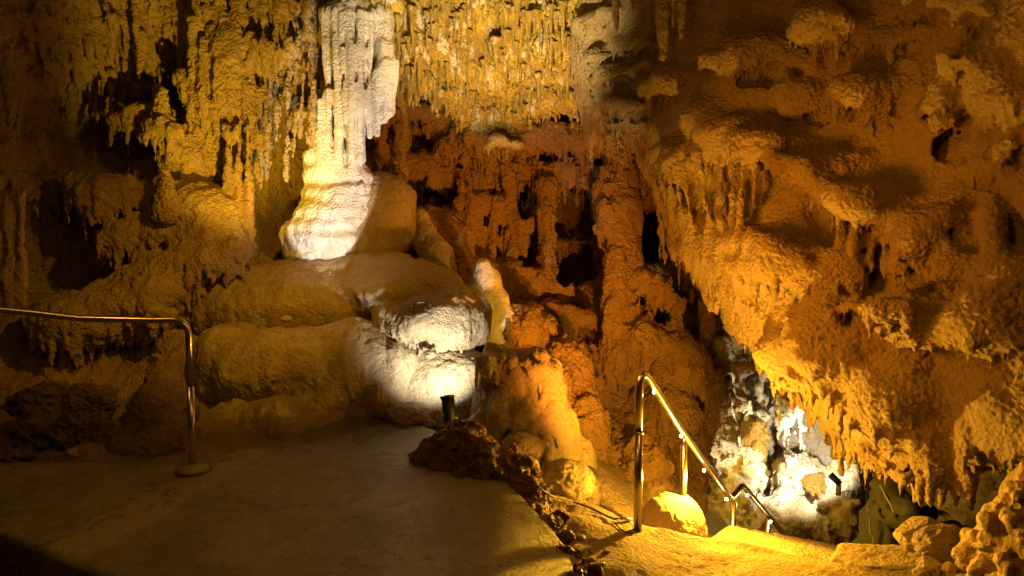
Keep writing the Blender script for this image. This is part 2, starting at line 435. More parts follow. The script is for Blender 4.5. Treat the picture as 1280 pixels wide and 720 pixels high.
# carve wedge behind so the mass is an overhang, not a plug: cut the space behind lower-left edge
def tier(F, f, pts, n, L, r, cut_r=.09, drop=.12, off=.02, lipr=.08, into=.12, tip=.35, k=.03, lo=.6):
    """a flowstone tier: dark slots under a rounded lip, bridged by hanging teeth"""
    pp = W(f, pts)
    if cut_r:
        cp = [p+np.array([0, into, -drop]) for p in pp]
        for i in range(len(cp)-1):
            m = max(2, int(np.linalg.norm(cp[i+1]-cp[i])/.06))
            for j in range(m):
                q = cp[i]+(cp[i+1]-cp[i])*j/m
                F.ell(q, (cut_r*.8, cut_r*1.6, cut_r*(1+.6*rng.rand())*1.4), .02, cut=True)
    lp = [p+np.array([0, -off+.03, .03]) for p in pp]
    F.chain(lp, lipr, .10)
    curtain(F, [p+np.array([0, -off+.02, 0]) for p in pp], n, L, r, k, tip, jit=.012, lo=lo)
# big rounded lobes
for px, py, o, rr in [(945,62,-.06,(.36,.26,.15)),(890,150,-.08,(.28,.24,.20)),(925,168,-.04,(.34,.26,.15)),(985,190,-.06,(.40,.28,.16)),(1050,220,-.06,(.46,.28,.20)),(1120,262,-.08,(.44,.28,.20)),(1185,300,-.08,(.30,.22,.16)),
                      (950,292,-.06,(.30,.26,.10)),(1000,322,-.10,(.44,.34,.20)),(975,330,-.06,(.26,.2,.08)),(1070,345,-.10,(.40,.30,.20)),(1090,440,-.14,(.60,.36,.38)),(1020,440,-.12,(.38,.3,.3)),(1165,395,-.10,(.42,.3,.22)),(1150,500,-.10,(.45,.3,.33)),
                      (1100,115,-.08,(.40,.24,.16)),(1020,120,-.08,(.36,.2,.14)),(850,100,-.08,(.28,.22,.2)),(1235,70,-.05,(.3,.2,.2)),(1245,400,-.08,(.3,.25,.22)),(1080,38,-.06,(.50,.2,.10)),(780,90,-.05,(.3,.2,.1)),(785,128,-.05,(.28,.2,.1)),(845,190,-.06,(.22,.2,.12)),(1190,130,-.06,(.2,.16,.2))]:
    R.ell(on(fR, px, py, o+.02), rr, .09)
for px, py, rr in [(742,30,(.22,.2,.10)),(752,75,(.20,.2,.09)),(765,112,(.22,.22,.10)),(780,150,(.20,.2,.10)),(765,20,(.2,.2,.1)),(820,110,(.2,.2,.12))]: R.ell(on(fR, px, py, .02), rr, .07)
def grotto(F, rows, n, r, depth=.2, full=.5, lipr=.05, tip=.4, off=.0, blend=.02, kl=.07, dens=None):
    """dark pocket under a rounded lip, partly closed by hanging teeth; rows = (px, top y, bottom y)"""
    T = [F.hit(x, t, off) for x, t, b in rows]; Bm = []
    for (x, t, b), p in zip(rows, T):
        q = F.hit(x, b, off); Bm.append(q)
    xs = np.array([r_[0] for r_ in rows], float); Wd = np.linalg.norm(T[-1]-T[0])
    def lerp(L, x):
        i = int(np.clip(np.searchsorted(xs, x)-1, 0, len(xs)-2)); u = (x-xs[i])/(xs[i+1]-xs[i]); return L[i]*(1-u)+L[i+1]*u
    F.chain([p+np.array([0,-.035,lipr*.9]) for p in T], lipr*1.25, kl*1.3)
    m = max(3, int((xs[-1]-xs[0])/7))
    for j in range(m+1):
        x = xs[0]+(xs[-1]-xs[0])*j/m; p, q = lerp(T, x), lerp(Bm, x); hgt = max(.03, (p[2]-q[2])*.5)
        c = (p+q)/2+np.array([0, .02, 0])
        w = 7/900*c[1]*.8; e = .35+.65*math.sin(PI*(j+.5)/(m+1))**.5
        F.ell(c, (w, depth*e, hgt*e*(.75+.3*rng.rand())), blend, cut=True)
    for i in range(n):
        x = xs[0]+(xs[-1]-xs[0])*(i+.5+.4*(rng.rand()-.5))/n; p, q = lerp(T, x), lerp(Bm, x)
        fr = 1.08 if rng.rand() < full else .35+.45*rng.rand()
        rr = max(.014, Wd/n*.33*(.65+.7*rng.rand())); dy = rng.rand()*.04-.01
        e = p+(q-p)*fr+np.array([(rng.rand()-.5)*.03, dy, 0])
        F.cone(p+np.array([0, dy, .02]), e, rr*1.25, rr*(tip if fr < 1 else .65), .012)
grotto(R, [(912,82,98),(930,80,112),(955,78,112),(985,80,104),(1003,84,98)], 9, .026, .16, .45)
grotto(R, [(862,200,270),(880,200,296),(905,196,290),(930,194,286),(950,192,272),(966,190,250)], 7, .036, .40, .6, lipr=.07)
grotto(R, [(960,205,236),(975,215,240),(1000,222,248)], 6, .03, .10, .8)
grotto(R, [(1012,240,262),(1030,246,290),(1050,258,312),(1070,268,332),(1092,284,350),(1112,298,362),(1140,312,366),(1165,322,368),(1190,332,372)], 14, .032, .22, .72, lipr=.06)
grotto(R, [(900,316,326),(918,310,330),(940,310,336),(962,318,340),(990,332,344)], 9, .022, .14, .5)
grotto(R, [(918,340,352),(935,342,362),(955,340,364),(978,346,376),(1000,352,362)], 8, .024, .14, .5)
grotto(R, [(1180,348,362),(1200,348,378),(1218,350,388),(1245,352,372),(1280,352,366)], 7, .022, .12, .75)
grotto(R, [(1160,12,40),(1176,14,66),(1192,18,78),(1212,20,66),(1230,24,44)], 5, .03, .3, .5)
grotto(R, [(1000,22,40),(1015,24,54),(1030,26,58),(1045,30,40)], 6, .022, .14, .5)
grotto(R, [(1052,56,66),(1085,58,72),(1120,56,70),(1145,52,66)], 8, .02, .07, .8)
grotto(R, [(1062,132,144),(1080,138,160),(1100,150,166)], 6, .018, .07, .7)
grotto(R, [(985,140,150),(1010,136,152),(1030,146,156)], 6, .018, .07, .6)
grotto(R, [(1200,272,285),(1180,280,310)][::-1], 2, .02, .12, .2)
grotto(R, [(768,66,78),(790,64,80),(812,62,74)], 8, .022, .10, .6)
grotto(R, [(735,108,118),(760,104,120),(785,98,114),(812,86,100)], 13, .024, .10, .6)
grotto(R, [(742,146,152),(765,138,152),(795,138,150),(815,124,138)], 11, .026, .10, .7)
grotto(R, [(1060,392,402),(1090,396,408),(1130,392,402)], 6, .018, .06, .8)
def drip(F, pts, n, L, r, off=.0, tip=.3, lean=0, lo=.5): curtain(F, [F.hit(x, y, off) for x, y in pts], n, L, r, .025, tip, jit=.012, lo=lo, lean=lean)
drip(R, [(742,132),(750,150),(762,168),(780,178)], 7, .30, .05, .06, .3, .15)
drip(R, [(770,160),(790,168),(806,176)], 9, .26, .035, .08)
drip(R, [(880,352),(905,364),(935,382),(960,400)], 12, .17, .028, .03)
drip(R, [(985,398),(1030,388),(1075,398)], 7, .10, .02, .02)
drip(R, [(1010,420),(1040,425)], 4, .14, .022, .02)
for cx, cy, rr in [(900,70,.10),(1080,200,.06),(930,420,.05),(1000,470,.05)]: R.ell(R.hit(cx,cy,-.01), (rr*1.6,rr*.6,rr*.7), .05)
# long folds on the left flank
folds = []
for i in range(8):
    x0 = 803+i*9.5; y0 = 185+rng.rand()*20; y1 = 300+i*4+rng.rand()*30
    q = [R.hit(x0, y0, .0), R.hit(x0+10, (y0+y1)/2, .0), R.hit(x0+16+rng.rand()*4, y1, .0)]; q[1][1] = min(q[1][1], (q[0][1]+q[2][1])/2); folds.append(q)
for i in range(len(folds)-1): R.chain([(a_+b_)/2+np.array([0,.0,0]) for a_, b_ in zip(folds[i], folds[i+1])], [.016,.022,.014], .01, cut=True)
for i, q in enumerate(folds): R.chain([p+np.array([0,-.05,0]) for p in q], [.030+.014*(i%2),.034,.020], .006)
R.ell(R.hit(1194,180,-.02), (.075,.30,.13), .02, cut=True)
R.cone(R.hit(1156,96,-.02), R.hit(1158,150,-.02), .014, .026, .01, cut=True)
R.cone(R.hit(1203,92,-.02), R.hit(1207,200,-.02), .016, .03, .01, cut=True)
R.ell(R.hit(1180,296,-.02), (.035,.14,.09), .015, cut=True)
R.ell(R.hit(1255,292,-.04), (.05,.2,.12), .03, cut=True)
for px0,py0,px1,py1,r0,r1 in [(1178,108,1180,145,.085,.06),(1240,95,1236,175,.14,.09),(1265,115,1268,165,.11,.07),(1197,240,1197,285,.075,.045),(1243,250,1245,325,.08,.05)]:
    R.cone(R.hit(px0,py0,-r0*.4), R.hit(px1,py1,-r1*.3), r0, r1, .04)
drip(R, [(1164,150),(1196,152)], 5, .10, .028, .02); drip(R, [(1218,190),(1268,180)], 8, .19, .036, .03)
# undercut: open air behind the hanging edge so that the passage runs on under it
ub = [at(860,600,7.2), at(1000,600,6.7), at(1120,640,6.2), at(1230,700,5.6)]
R.chain([p+np.array([0,.35,0]) for p in ub], [.5,.6,.62,.6], .1, cut=True)
R.chain([at(800,480,8.2), at(1000,520,7.4), at(1200,600,6.9)], [.6,.6,.8], .1, cut=True)
# bottom fringe and the columns
drip(R, [(1036,548),(1058,556),(1082,566)], 6, .34, .042, .03, .4, lo=.7)
drip(R, [(1075,552),(1100,576),(1122,598)], 7, .24, .042, .03, .35)
drip(R, [(1120,590),(1148,598)], 5, .15, .04, .02)
drip(R, [(1052,500),(1075,490)], 4, .18, .02)
for px in (1148,1161,1176,1192,1208): R.cone(R.hit(px,535,-.03), at(px+3,632,R.hit(px,560)[1]), .07, .04, .02)
R.ell(R.hit(1222,572,-.02), (.09,.35,.12), .04, cut=True)
R.noise((.35,.35,.3), .05, 101); R.noise((.10,.10,.08), .012, 104); R.noise((.16,.16,.12), .022, 102, 'pillow'); R.drips(.10, .24, .034, 1, .55); R.drips(.05, .08, .018, 2, .8); R.noise((.055,.055,.055), .007, 103)
o = R.build('hanging_wall', M_right, cull=True)
tag(o, 'huge hanging wall of buff flowstone with dripping tiers filling the right half of the cave', 'rock formation')

# stalactites in front of the right wall, at the top
def lathe_cone(name, a, b, ra, rb, mat, seed=0, n=14, m=16, wob=.18, parent=None, flare=1.0, cap=True):
    r_ = np.random.RandomState(seed); a = np.array(a, float); b = np.array(b, float)
    ph = r_.rand(6)*6.28; V = []; F = []
    for j in range(m+1):
        t = j/m; c = a+(b-a)*t
        c = c+np.array([math.sin(t*5+ph[0]), math.cos(t*4+ph[1]), 0])*abs(ra)*.12*t
        rr = rb+(ra-rb)*(1-t)**1.1
        if flare > 1 and t < .15: rr *= 1+(flare-1)*(1-t/.15)**2
        rr *= 1+wob*(.5*math.sin(t*11+ph[2])+.35*math.sin(t*23+ph[3]))
        if j == m: rr *= .25
        for i in range(n):
            g = 2*PI*i/n
            q = rr*(1+wob*.5*math.sin(3*g+ph[4]+t*2)+wob*.3*math.sin(5*g+ph[5]))
            V.append(c+np.array([math.cos(g)*q, math.sin(g)*q, 0]))
    for j in range(m):
        for i in range(n):
            i2 = (i+1) % n
            F.append((j*n+i, (j+1)*n+i, (j+1)*n+i2, j*n+i2))
    F.append(tuple(range(n))[::1]); F.append(tuple(m*n+i for i in range(n))[::-1])
    return build(name, V, F, mat, parent, origin=None if parent else a)

# ------------------------------------------------------------------ CEILING OVER THE RECESS
fC = wall_f([(440,-160,7.4),(600,-160,7.0),(760,-160,7.0),(470,0,8.0),(600,0,7.9),(740,0,7.6),(480,60,8.3),(600,70,8.4),(720,80,8.0),(490,110,8.6),(560,125,8.8),(640,155,9.1),(740,130,8.4),(820,180,8.4),(860,-160,7.2)])
polyC = [tuple(on(fC,*e)[[0,2]]) for e in [(420,-170),(440,50),(478,82),(492,94),(505,106),(520,100),(545,120),(560,116),(578,138),(600,134),(618,150),(640,146),(655,152),(672,134),(695,128),(712,116),(735,130),(770,160),(860,180),(860,-170)]]
K = Fd((-2.1,6.4,2.2), (1.75,10.6,5.0), .020)
relc = -.08*np.abs(gnoise((K.ax[0],K.ax[2]),(.3,.25),15))-.05*gnoise((K.ax[0],K.ax[2]),(.1,.3),16)
K.wall(fC, polyC, .1, relc, 10.6)
for px, py in [(620,-10),(560,20),(700,20),(520,60),(640,60),(690,60),(590,90)]: K.ell(on(fC,px,py,-.04), (.35,.25,.16), .1)
for px, py, r_ in [(498,100,.16),(528,116,.15),(556,130,.17),(582,146,.15),(608,156,.18),(638,160,.17),(664,148,.15),(692,136,.17),(722,138,.16),(745,150,.14)]: K.ell(on(fC, px, py-10, -.02), (r_*1.1,.25,r_*.75), .07)
K.noise((.07,.07,.26), .05, 111, 'pillow'); K.noise((.14,.14,.14), .05, 112); K.drips(.07, .20, .022, 8, .8); K.noise((.06,.06,.07), .016, 113)
ceil = K.build('cave_ceiling', M_ceil, sub=0, cull=True); tag(ceil, kind='structure')

# ------------------------------------------------------------------ RECESS WALL
fB = wall_f([(380,60,9.6),(380,330,9.0),(480,100,9.4),(480,200,9.2),(480,330,8.6),(560,140,9.9),(560,220,9.6),(560,320,9.0),(640,165,10.0),(640,240,9.5),(640,320,9.2),(600,400,8.0),(640,430,7.6),(680,500,7.1),(660,570,6.5),
 (700,200,9.6),(700,280,10.2),(700,360,9.4),(740,420,8.6),(760,500,7.8),(740,600,6.6),(700,640,6.2),(790,200,9.2),(790,300,9.0),(820,300,9.6),(800,400,8.5),(850,420,8.4),(860,500,8.0),(800,560,7.3),(780,640,6.2),(860,600,7.4),(900,560,8.4),(900,430,9.0),
 (900,640,7.6),(880,300,9.5),(880,150,9.4),(640,60,9.9),(500,60,9.6),(800,60,9.5),(640,720,6.0),(800,740,6.0),(900,740,7.2),(960,300,9.6),(960,100,9.6)])
B = Fd((-2.9,5.9,-1.4), (2.9,11.4,4.3), .022)
relb = -.12*np.abs(gnoise((B.ax[0],B.ax[2]),(.4,.35),25))-.06*gnoise((B.ax[0],B.ax[2]),(.16,.2),26)
polyB = [tuple(at(px,py,Y)[[0,2]]) for px,py,Y in [(330,-40,9.5),(330,440,8.7),(600,640,6.6),(620,780,6.2),(830,800,6.2),(880,640,7.5),(905,560,8.2),(925,470,8.6),(905,400,8.8),(990,330,9.3),(990,-40,9.3)]]
B.wall(fB, polyB, .15, relb, 11.3)
# dark hollows
for px,py,Y,rr in [(718,268,10.1,(.40,1.1,.42)),(722,330,9.9,(.42,.9,.34)),(660,262,9.9,(.25,.8,.35)),(816,300,9.8,(.27,1.4,.60)),(822,380,9.4,(.25,1.2,.5)),(828,430,9.0,(.2,1.0,.3)),(806,262,9.6,(.16,1.3,.30)),(838,345,9.2,(.22,1.3,.45)),(868,400,8.9,(.2,1.2,.35)),(892,430,9.0,(.22,.9,.5)),(540,255,9.3,(.38,.5,.26)),(590,290,9.2,(.25,.4,.2)),(700,400,9.3,(.4,.4,.2)),(650,300,9.5,(.16,.4,.3))]:
    B.ell(at(px,py,Y), rr, .08, cut=True)
def shelf(F, pts, r, n, L, rt, seed=0):
    pp = [at(*p) for p in pts]; F.chain(pp, r, .08)
    curtain(F, [p+np.array([0,-r*.5,-r*.3]) for p in pp], n, L, rt, .02, .3, jit=.04)
shelf(B, [(590,172,9.1),(640,180,9.1),(700,176,9.0),(760,182,8.9),(800,196,8.8)], .16, 46, .26, .024)
shelf(B, [(600,206,9.2),(650,214,9.15),(700,212,9.1),(760,216,9.0),(795,225,8.9)], .14, 46, .30, .028)
shelf(B, [(500,130,9.2),(560,150,9.4),(600,168,9.3)], .14, 22, .22, .03)
shelf(B, [(480,190,8.9),(520,205,9.1),(560,222,9.2),(600,232,9.2)], .16, 26, .5, .042)
shelf(B, [(585,250,9.0),(620,262,9.0),(655,280,9.0)], .13, 18, .42, .034)
shelf(B, [(560,185,9.2),(600,200,9.2)], .14, 12, .3, .03)
shelf(B, [(640,345,8.6),(670,352,8.6),(700,350,8.7)], .12, 14, .3, .03)
shelf(B, [(690,385,8.3),(740,400,8.2)], .12, 12, .24, .03)
shelf(B, [(800,350,8.2),(840,372,8.1),(885,392,8.2)], .16, 24, .35, .04)
shelf(B, [(800,420,8.0),(850,440,7.9),(885,470,8.1)], .18, 24, .3, .04)
shelf(B, [(700,470,7.5),(740,480,7.6)], .12, 10, .22, .035)
shelf(B, [(620,375,8.1),(660,400,7.9),(690,420,7.8)], .12, 14, .2, .035)
# pillars between the hollows
def pillar(F, a, b, r, seed, k=.03, n=9, sp=.6):
    r_ = np.random.RandomState(seed); a = np.array(a); b = np.array(b)
    for i in range(n):
        t0 = i/n; t1 = min(1, t0+.35+.3*r_.rand())
        o_ = (r_.rand(2)-.5)*2*r*sp
        F.cone(a+(b-a)*t0+np.array([o_[0],o_[1],0]), a+(b-a)*t1+np.array([o_[0]*.8,o_[1]*.8,0]), r*(.5+.4*r_.rand()), r*(.35+.3*r_.rand()), k)
    F.cone(a, b, r*.7, r*.7, k)
pillar(B, at(772,205,8.7), at(776,480,8.0), .17, 1, n=22, sp=.9)
pillar(B, at(755,215,8.7), at(752,335,8.4), .08, 3, n=6)
pillar(B, at(495,150,8.8), at(500,235,8.7), .10, 4, n=6)
pillar(B, at(475,150,8.7), at(478,235,8.6), .09, 5, n=6)
for px, y0, y1, r in [(520,235,262,.03),(532,228,262,.03),(545,230,265,.035),(505,240,262,.03),(555,250,275,.03),(640,230,330,.06),(618,260,300,.05),(600,265,310,.055),(575,240,300,.06),(586,245,295,.05)]:
    B.cone(at(px,y0-12,8.95), at(px,y1+10,8.8), r*1.2, r, .03)
# smooth slope of orange flowstone down to the boulders
for px,py,Y,rr in [(590,370,8.5,(.6,.5,.5)),(650,420,7.5,(.45,.4,.35)),(700,470,7.2,(.35,.4,.4)),(720,540,6.9,(.35,.4,.45)),(670,500,6.9,(.35,.35,.4)),(840,520,7.7,(.3,.4,.35)),(850,460,8.0,(.35,.4,.35)),(800,590,6.9,(.3,.4,.35)),(540,300,8.5,(.5,.4,.4))]:
    B.ell(at(px,py,Y), rr, .15)
B.noise((.3,.3,.3), .07, 121); B.noise((.10,.10,.22), .04, 122, 'pillow'); B.drips(.13, .42, .045, 3, .38); 
for px,py,Y,rr in [(812,286,9.3,(.22,1.2,.46)),(825,350,9.1,(.20,1.2,.40)),(716,262,9.4,(.30,.9,.30)),(728,312,9.3,(.24,.9,.30)),(655,256,9.4,(.13,.7,.30)),(845,385,8.8,(.16,1.0,.36)),(872,430,8.7,(.14,.9,.30)),(540,250,9.0,(.22,.5,.14)),(704,340,9.0,(.12,.7,.2))]:
    B.ell(at(px,py,Y), rr, .03, cut=True)
pillar(B, at(772,210,8.6), at(777,470,7.95), .13, 31, n=24, sp=.9); pillar(B, at(683,232,8.9), at(684,350,8.6), .07, 32, n=12, sp=.8)
B.drips(.07, .2, .028, 4, .8); B.noise((.07,.07,.07), .020, 123)
tag(B.build('cave_wall', M_rec, sub=0, cull=True), kind='structure')

# ------------------------------------------------------------------ LEFT WALL
fL = wall_f([(-200,-120,6.0),(-200,150,6.0),(-200,400,5.8),(-200,600,5.6),(0,-100,6.6),(0,80,6.7),(0,200,6.8),(0,330,7.0),(60,40,7.0),(80,160,7.2),(60,260,7.6),(60,340,8.0),(130,60,7.6),(150,140,8.2),(140,220,8.1),(150,300,7.8),(150,400,7.4),
 (220,30,8.0),(220,140,8.2),(230,210,7.9),(220,290,7.6),(220,380,7.2),(300,60,8.2),(300,200,8.1),(280,290,7.7),(280,380,7.3),(340,0,8.0),(340,120,8.4),(340,250,8.7),(340,320,8.4),(400,50,8.8),(400,300,8.8),(470,100,8.9),(470,320,8.6),(220,-120,7.6),(400,-120,7.6),(480,-120,7.8),
 (0,430,6.8),(60,480,6.4),(150,470,6.6),(0,600,5.8),(150,560,5.9),(300,560,6.0),(400,450,7.0)])
Lf = Fd((-6.2,5.2,-.25), (-1.3,9.6,5.0), .021)
rell = -.12*np.abs(gnoise((Lf.ax[0],Lf.ax[2]),(.45,.35),35))-.05*gnoise((Lf.ax[0],Lf.ax[2]),(.14,.3),36)
Lf.wall(fL, None, .1, rell, 9.5)
for px,py,Y,rr in [(150,150,7.9,(.55,.8,.42)),(115,190,7.7,(.3,.6,.35)),(230,110,8.0,(.35,.6,.25)),(195,85,7.9,(.4,.6,.2)),(50,300,7.2,(.35,.8,.45)),(75,340,7.3,(.45,.7,.22)),(20,350,7.0,(.3,.6,.2)),(105,260,7.5,(.2,.5,.18)),(345,245,8.2,(.24,.7,.52)),(370,180,8.3,(.14,.6,.5)),(25,170,6.8,(.2,.4,.4)),
                   (70,500,5.85,(.52,.60,.22)),(112,512,5.8,(.28,.55,.18)),(20,495,5.8,(.28,.5,.17)),(60,550,5.5,(.55,.45,.16)),(120,555,5.5,(.4,.4,.14))]:
    Lf.ell(at(px,py,Y), rr, .08, cut=True)
# ledge, bulging flowstone shoulder and its tiers
for px,py,Y,rr in [(240,200,7.7,(.32,.4,.35)),(260,170,7.8,(.25,.3,.3)),(250,270,7.4,(.50,.45,.34)),(265,320,7.25,(.42,.45,.36)),(180,300,7.35,(.45,.4,.22)),(200,360,7.0,(.5,.4,.30)),(150,240,7.6,(.50,.5,.13)),(220,245,7.5,(.35,.4,.15)),(150,150,7.6,(.10,.15,.05)),(190,140,7.6,(.22,.25,.07)),(160,380,6.9,(.5,.4,.28)),(100,400,6.8,(.5,.4,.25))]:
    Lf.ell(at(px,py,Y), rr, .12)
def ledge(F, pts, r, n, L, rt): shelf(F, pts, r, n, L, rt)
ledge(Lf, [(175,325,6.95),(215,330,6.85),(255,328,6.8),(292,315,6.9)], .09, 28, .26, .032)
ledge(Lf, [(135,300,7.1),(170,285,7.1),(205,290,7.0)], .09, 14, .22, .03)
ledge(Lf, [(95,225,7.1),(130,232,7.1),(160,232,7.15)], .09, 12, .28, .04)
ledge(Lf, [(185,158,7.3),(205,155,7.3),(220,165,7.3)], .06, 7, .22, .035)
ledge(Lf, [(225,95,7.5),(250,130,7.5),(262,170,7.5)], .07, 10, .18, .03)
ledge(Lf, [(150,385,6.6),(190,388,6.5),(215,392,6.5)], .05, 12, .14, .02)
Lf.cone(at(200,135,7.45), at(200,112,7.45), .07, .05, .03); Lf.cone(at(205,235,7.1), at(207,215,7.1), .12, .05, .03)
Lf.cone(at(140,150,7.4), at(170,140,7.4), .035, .05, .03)
# crusty veil hanging at the far left
for i in range(300):
    px = -40+rng.rand()*260; bot = 250-px if px < 190 else 40
    if px < 110: bot = max(bot, 150+rng.rand()*150)
    py = -30+(bot+30)*rng.rand(); p = Lf.hit(px, py, .0)
    p = p+np.array([0, -.05*rng.rand(), 0]); l = .08+.22*rng.rand()**2; r = .018+.034*rng.rand()
    if rng.rand() < .5: Lf.cone(p, p-np.array([0,0,l]), r*1.1, r*.4, .025)
    else: Lf.ell(p, (r*1.4,r*1.4,r*1.1), .02)
for px in (0,14,28): Lf.cone(at(px,240,6.3), at(px,380,6.3), .05, .04, .04)
# gold draperies between the left wall and the column
for px,py,Y,rr in [(270,20,7.9,(.5,.3,.6)),(330,20,7.9,(.5,.3,.7)),(375,40,7.9,(.28,.25,.75)),(305,120,7.9,(.3,.28,.8))]: Lf.ell(at(px,py,Y), rr, .1)
for i in range(150):
    px = 238+rng.rand()*155; top = -40+max(0, 260-px)*1.2+rng.rand()*190
    bot = top+30+rng.rand()*90
    lim = 285 if 296 < px < 320 else (205-abs(px-350)*.5 if px > 322 else 120+(px-238)*1.9)
    if bot > lim: bot = lim-rng.rand()*25; top = min(top, bot-30)
    Y = 7.42+.16*rng.rand(); r = .018+.034*rng.rand()**1.4
    Lf.cone(at(px,top,Y), at(px+rng.rand()*4-2,bot,Y-.02), r*1.15, r*.45, .02)
for px in (285,297,309): Lf.cone(at(px,160,7.35), at(px+2,290-rng.rand()*10,7.3), .07, .045, .03)
Lf.noise((.28,.28,.28), .05, 131); Lf.noise((.065,.065,.20), .018, 132, 'pillow'); Lf.drips(.09, .34, .036, 5, .8); Lf.drips(.06, .14, .022, 6, .8); Lf.noise((.06,.06,.065), .014, 133)
tag(Lf.build('cave_wall', M_left, sub=0, cull=True), kind='structure')

# ------------------------------------------------------------------ FAR CHAMBER
fF = wall_f([(820,420,9.6),(880,380,9.6),(880,500,9.4),(900,560,9.4),(900,640,8.8),(960,560,10.8),(960,480,10.6),(1010,540,10.6),(1010,620,10.2),(1060,560,10.2),(1060,650,9.6),(1100,600,9.5),(1150,600,9.2),(1150,720,8.6),(960,640,9.6),(960,700,8.6),(900,700,8.2),(1050,720,8.6),(1200,500,9.2),(960,380,10.4),(1100,420,10),(1300,600,8.5),(1300,800,8)])
G = Fd((1.5,7.3,-3.2), (6.9,11.9,1.2), .026)
relg = -.12*np.abs(gnoise((G.ax[0],G.ax[2]),(.4,.35),45))-.08*gnoise((G.ax[0],G.ax[2]),(.16,.2),46)
G.wall(fF, None, .1, relg, 11.9)
curtain(G, [at(930,500,9.6), at(960,505,9.9), at(990,512,10)], 14, .35, .07, .04)
for px in (984,993,1002,1010): G.cone(at(px,495,9.2), at(px+3,585+rng.rand()*10,9.1), .06, .05, .015)
G.ell(at(960,560,9.9), (.20,.4,.26), .06, cut=True)
for px,py,Y,rr in [(1000,600,9.6,(.36,.35,.35)),(985,640,9.4,(.45,.4,.22)),(1025,650,9.2,(.4,.4,.2)),(930,590,9.6,(.2,.3,.4)),(1055,600,9.3,(.2,.3,.5)),(1045,640,8.9,(.25,.3,.3)),(890,480,8.9,(.15,.3,.8)),(902,540,8.9,(.13,.3,.5))]:
    G.ell(at(px,py,Y), rr, .12)
for px, y0, y1 in [(893,450,500),(905,440,480),(925,470,510)]: G.cone(at(px,y0,8.7), at(px,y1,8.7), .09, .05, .04)
G.noise((.3,.3,.3), .09, 141); G.noise((.13,.13,.13), .06, 142, 'pillow'); G.drips(.14, .4, .05, 7, .8); G.noise((.09,.09,.09), .03, 143)
o = G.build('cave_wall', M_far, sub=0, cull=True); tag(o, kind='structure')

for px,py,Y,rr,lb,sd in [(943,556,9.7,(.22,.25,.34),'tall golden brown rock bulge inside the white lit opening behind the kinked rail',61),(1010,606,9.3,(.17,.18,.17),'smaller rounded golden brown rock at the foot of the white flowstone in the opening',62)]:
    g = Fd(at(px,py,Y)-.65, at(px,py,Y)+.65, .022); g.ell(at(px,py,Y), rr, .05); g.ell(at(px+8,py+30,Y+.1), (rr[0]*.9,rr[1],rr[2]*.6), .08)
    g.noise((.16,.16,.14), .10, sd); g.noise((.08,.08,.07), .05, sd+1, 'pillow'); g.drips(.09, .15, .03, sd, .7)
    tag(g.build('ochre_rock', M_ochre), lb, 'rock')
# ------------------------------------------------------------------ FLOWSTONE COLUMN
c0 = at(432,10,7.9)
Cc = Fd((-2.65,7.0,1.0), (-.85,8.9,4.45), .018)
def cp(px, py, dy=0.0): return at(px, py, 7.75+dy)
Cc.ell(cp(436,22), (.31,.28,.15), .05); Cc.ell(cp(440,12), (.24,.24,.12), .05)
Cc.cone(cp(434,30,.2), cp(425,215,.16), .12, .17, .05)
for px0, px1, y1, r0, r1, dy in [(408,412,120,.07,.05,-.12),(420,424,190,.075,.055,-.2),(437,440,190,.07,.05,-.24),(452,449,200,.07,.05,-.22),(464,452,205,.075,.05,-.12),(428,432,150,.05,.04,-.25),(460,458,140,.05,.035,-.2)]:
    Cc.chain([cp(px0,20,dy), cp(px0+(px1-px0)*.3,60,dy-.06), cp(px1,y1,dy-.06)], [r0*1.05,r0*.72,r1*.72], .006)
for px0, y0, px1, y1, r in [(425,112,424,205,.062),(437,110,440,208,.062),(449,108,452,200,.06),(412,115,406,220,.07),(400,130,398,215,.06),(462,105,462,170,.055)]:
    Cc.cone(cp(px0,y0,-.22), cp(px1,y1,-.24), r*.85, r*.8, .010)
for px, py, r in [(398,150,.10),(398,172,.11),(396,195,.12),(404,180,.10),(398,215,.12),(412,205,.10)]: Cc.ell(cp(px,py,-.18), (r,r,r*.8), .03)
Cc.cone(cp(396,120,-.1), cp(396,220,-.1), .07, .09, .05)
# small side drapery to the right
for px0, y0, y1, r in [(474,85,168,.055),(482,80,150,.06),(489,80,140,.055),(468,95,165,.05)]: Cc.cone(cp(px0,y0,.12), cp(px0-2,y1,.12), r*1.15, r*.8, .03)
Cc.cone(cp(482,60,.2), cp(478,100,.14), .09, .10, .05)
Cc.cone(cp(478,20,.3), cp(480,80,.2), .12, .1, .05)
# terraced foot
Cc.cone(cp(418,205,.05), cp(425,260,.0), .30, .42, .1)
for px,py,dy,rr in [(410,300,-.15,(.44,.42,.30)),(425,265,-.05,(.38,.38,.28)),(445,235,.0,(.24,.3,.25)),(392,300,-.2,(.30,.34,.30)),(385,315,-.2,(.22,.3,.2))]: Cc.ell(cp(px,py,dy), rr, .10)
zc_ = Cc.ax[2][None,None,:]; foot = np.clip((cp(420,205)[2]-zc_)/.25, 0, 1)
Cc.F -= (foot*.034*gnoise(Cc.ax, (.35,.35,.05), 151)).astype(np.float32)
Cc.F -= (foot*.016*(2*np.abs(gnoise(Cc.ax, (.06,.06,.2), 154))-.6)).astype(np.float32)
Cc.F -= ((1-foot)*.017*(2*np.abs(gnoise(Cc.ax, (.05,.05,1.1), 157))-.5)).astype(np.float32)
for px0, px1, y0, y1 in [(415,414,40,180),(429,431,45,200),(444,445,40,195),(458,456,50,200)]: Cc.cone(Cc.hit(px0,y0,.0), Cc.hit(px1,y1,.0), .018, .012, .008, cut=True)
Cc.noise((.16,.16,.12), .014, 152); Cc.noise((.05,.05,.07), .006, 153)
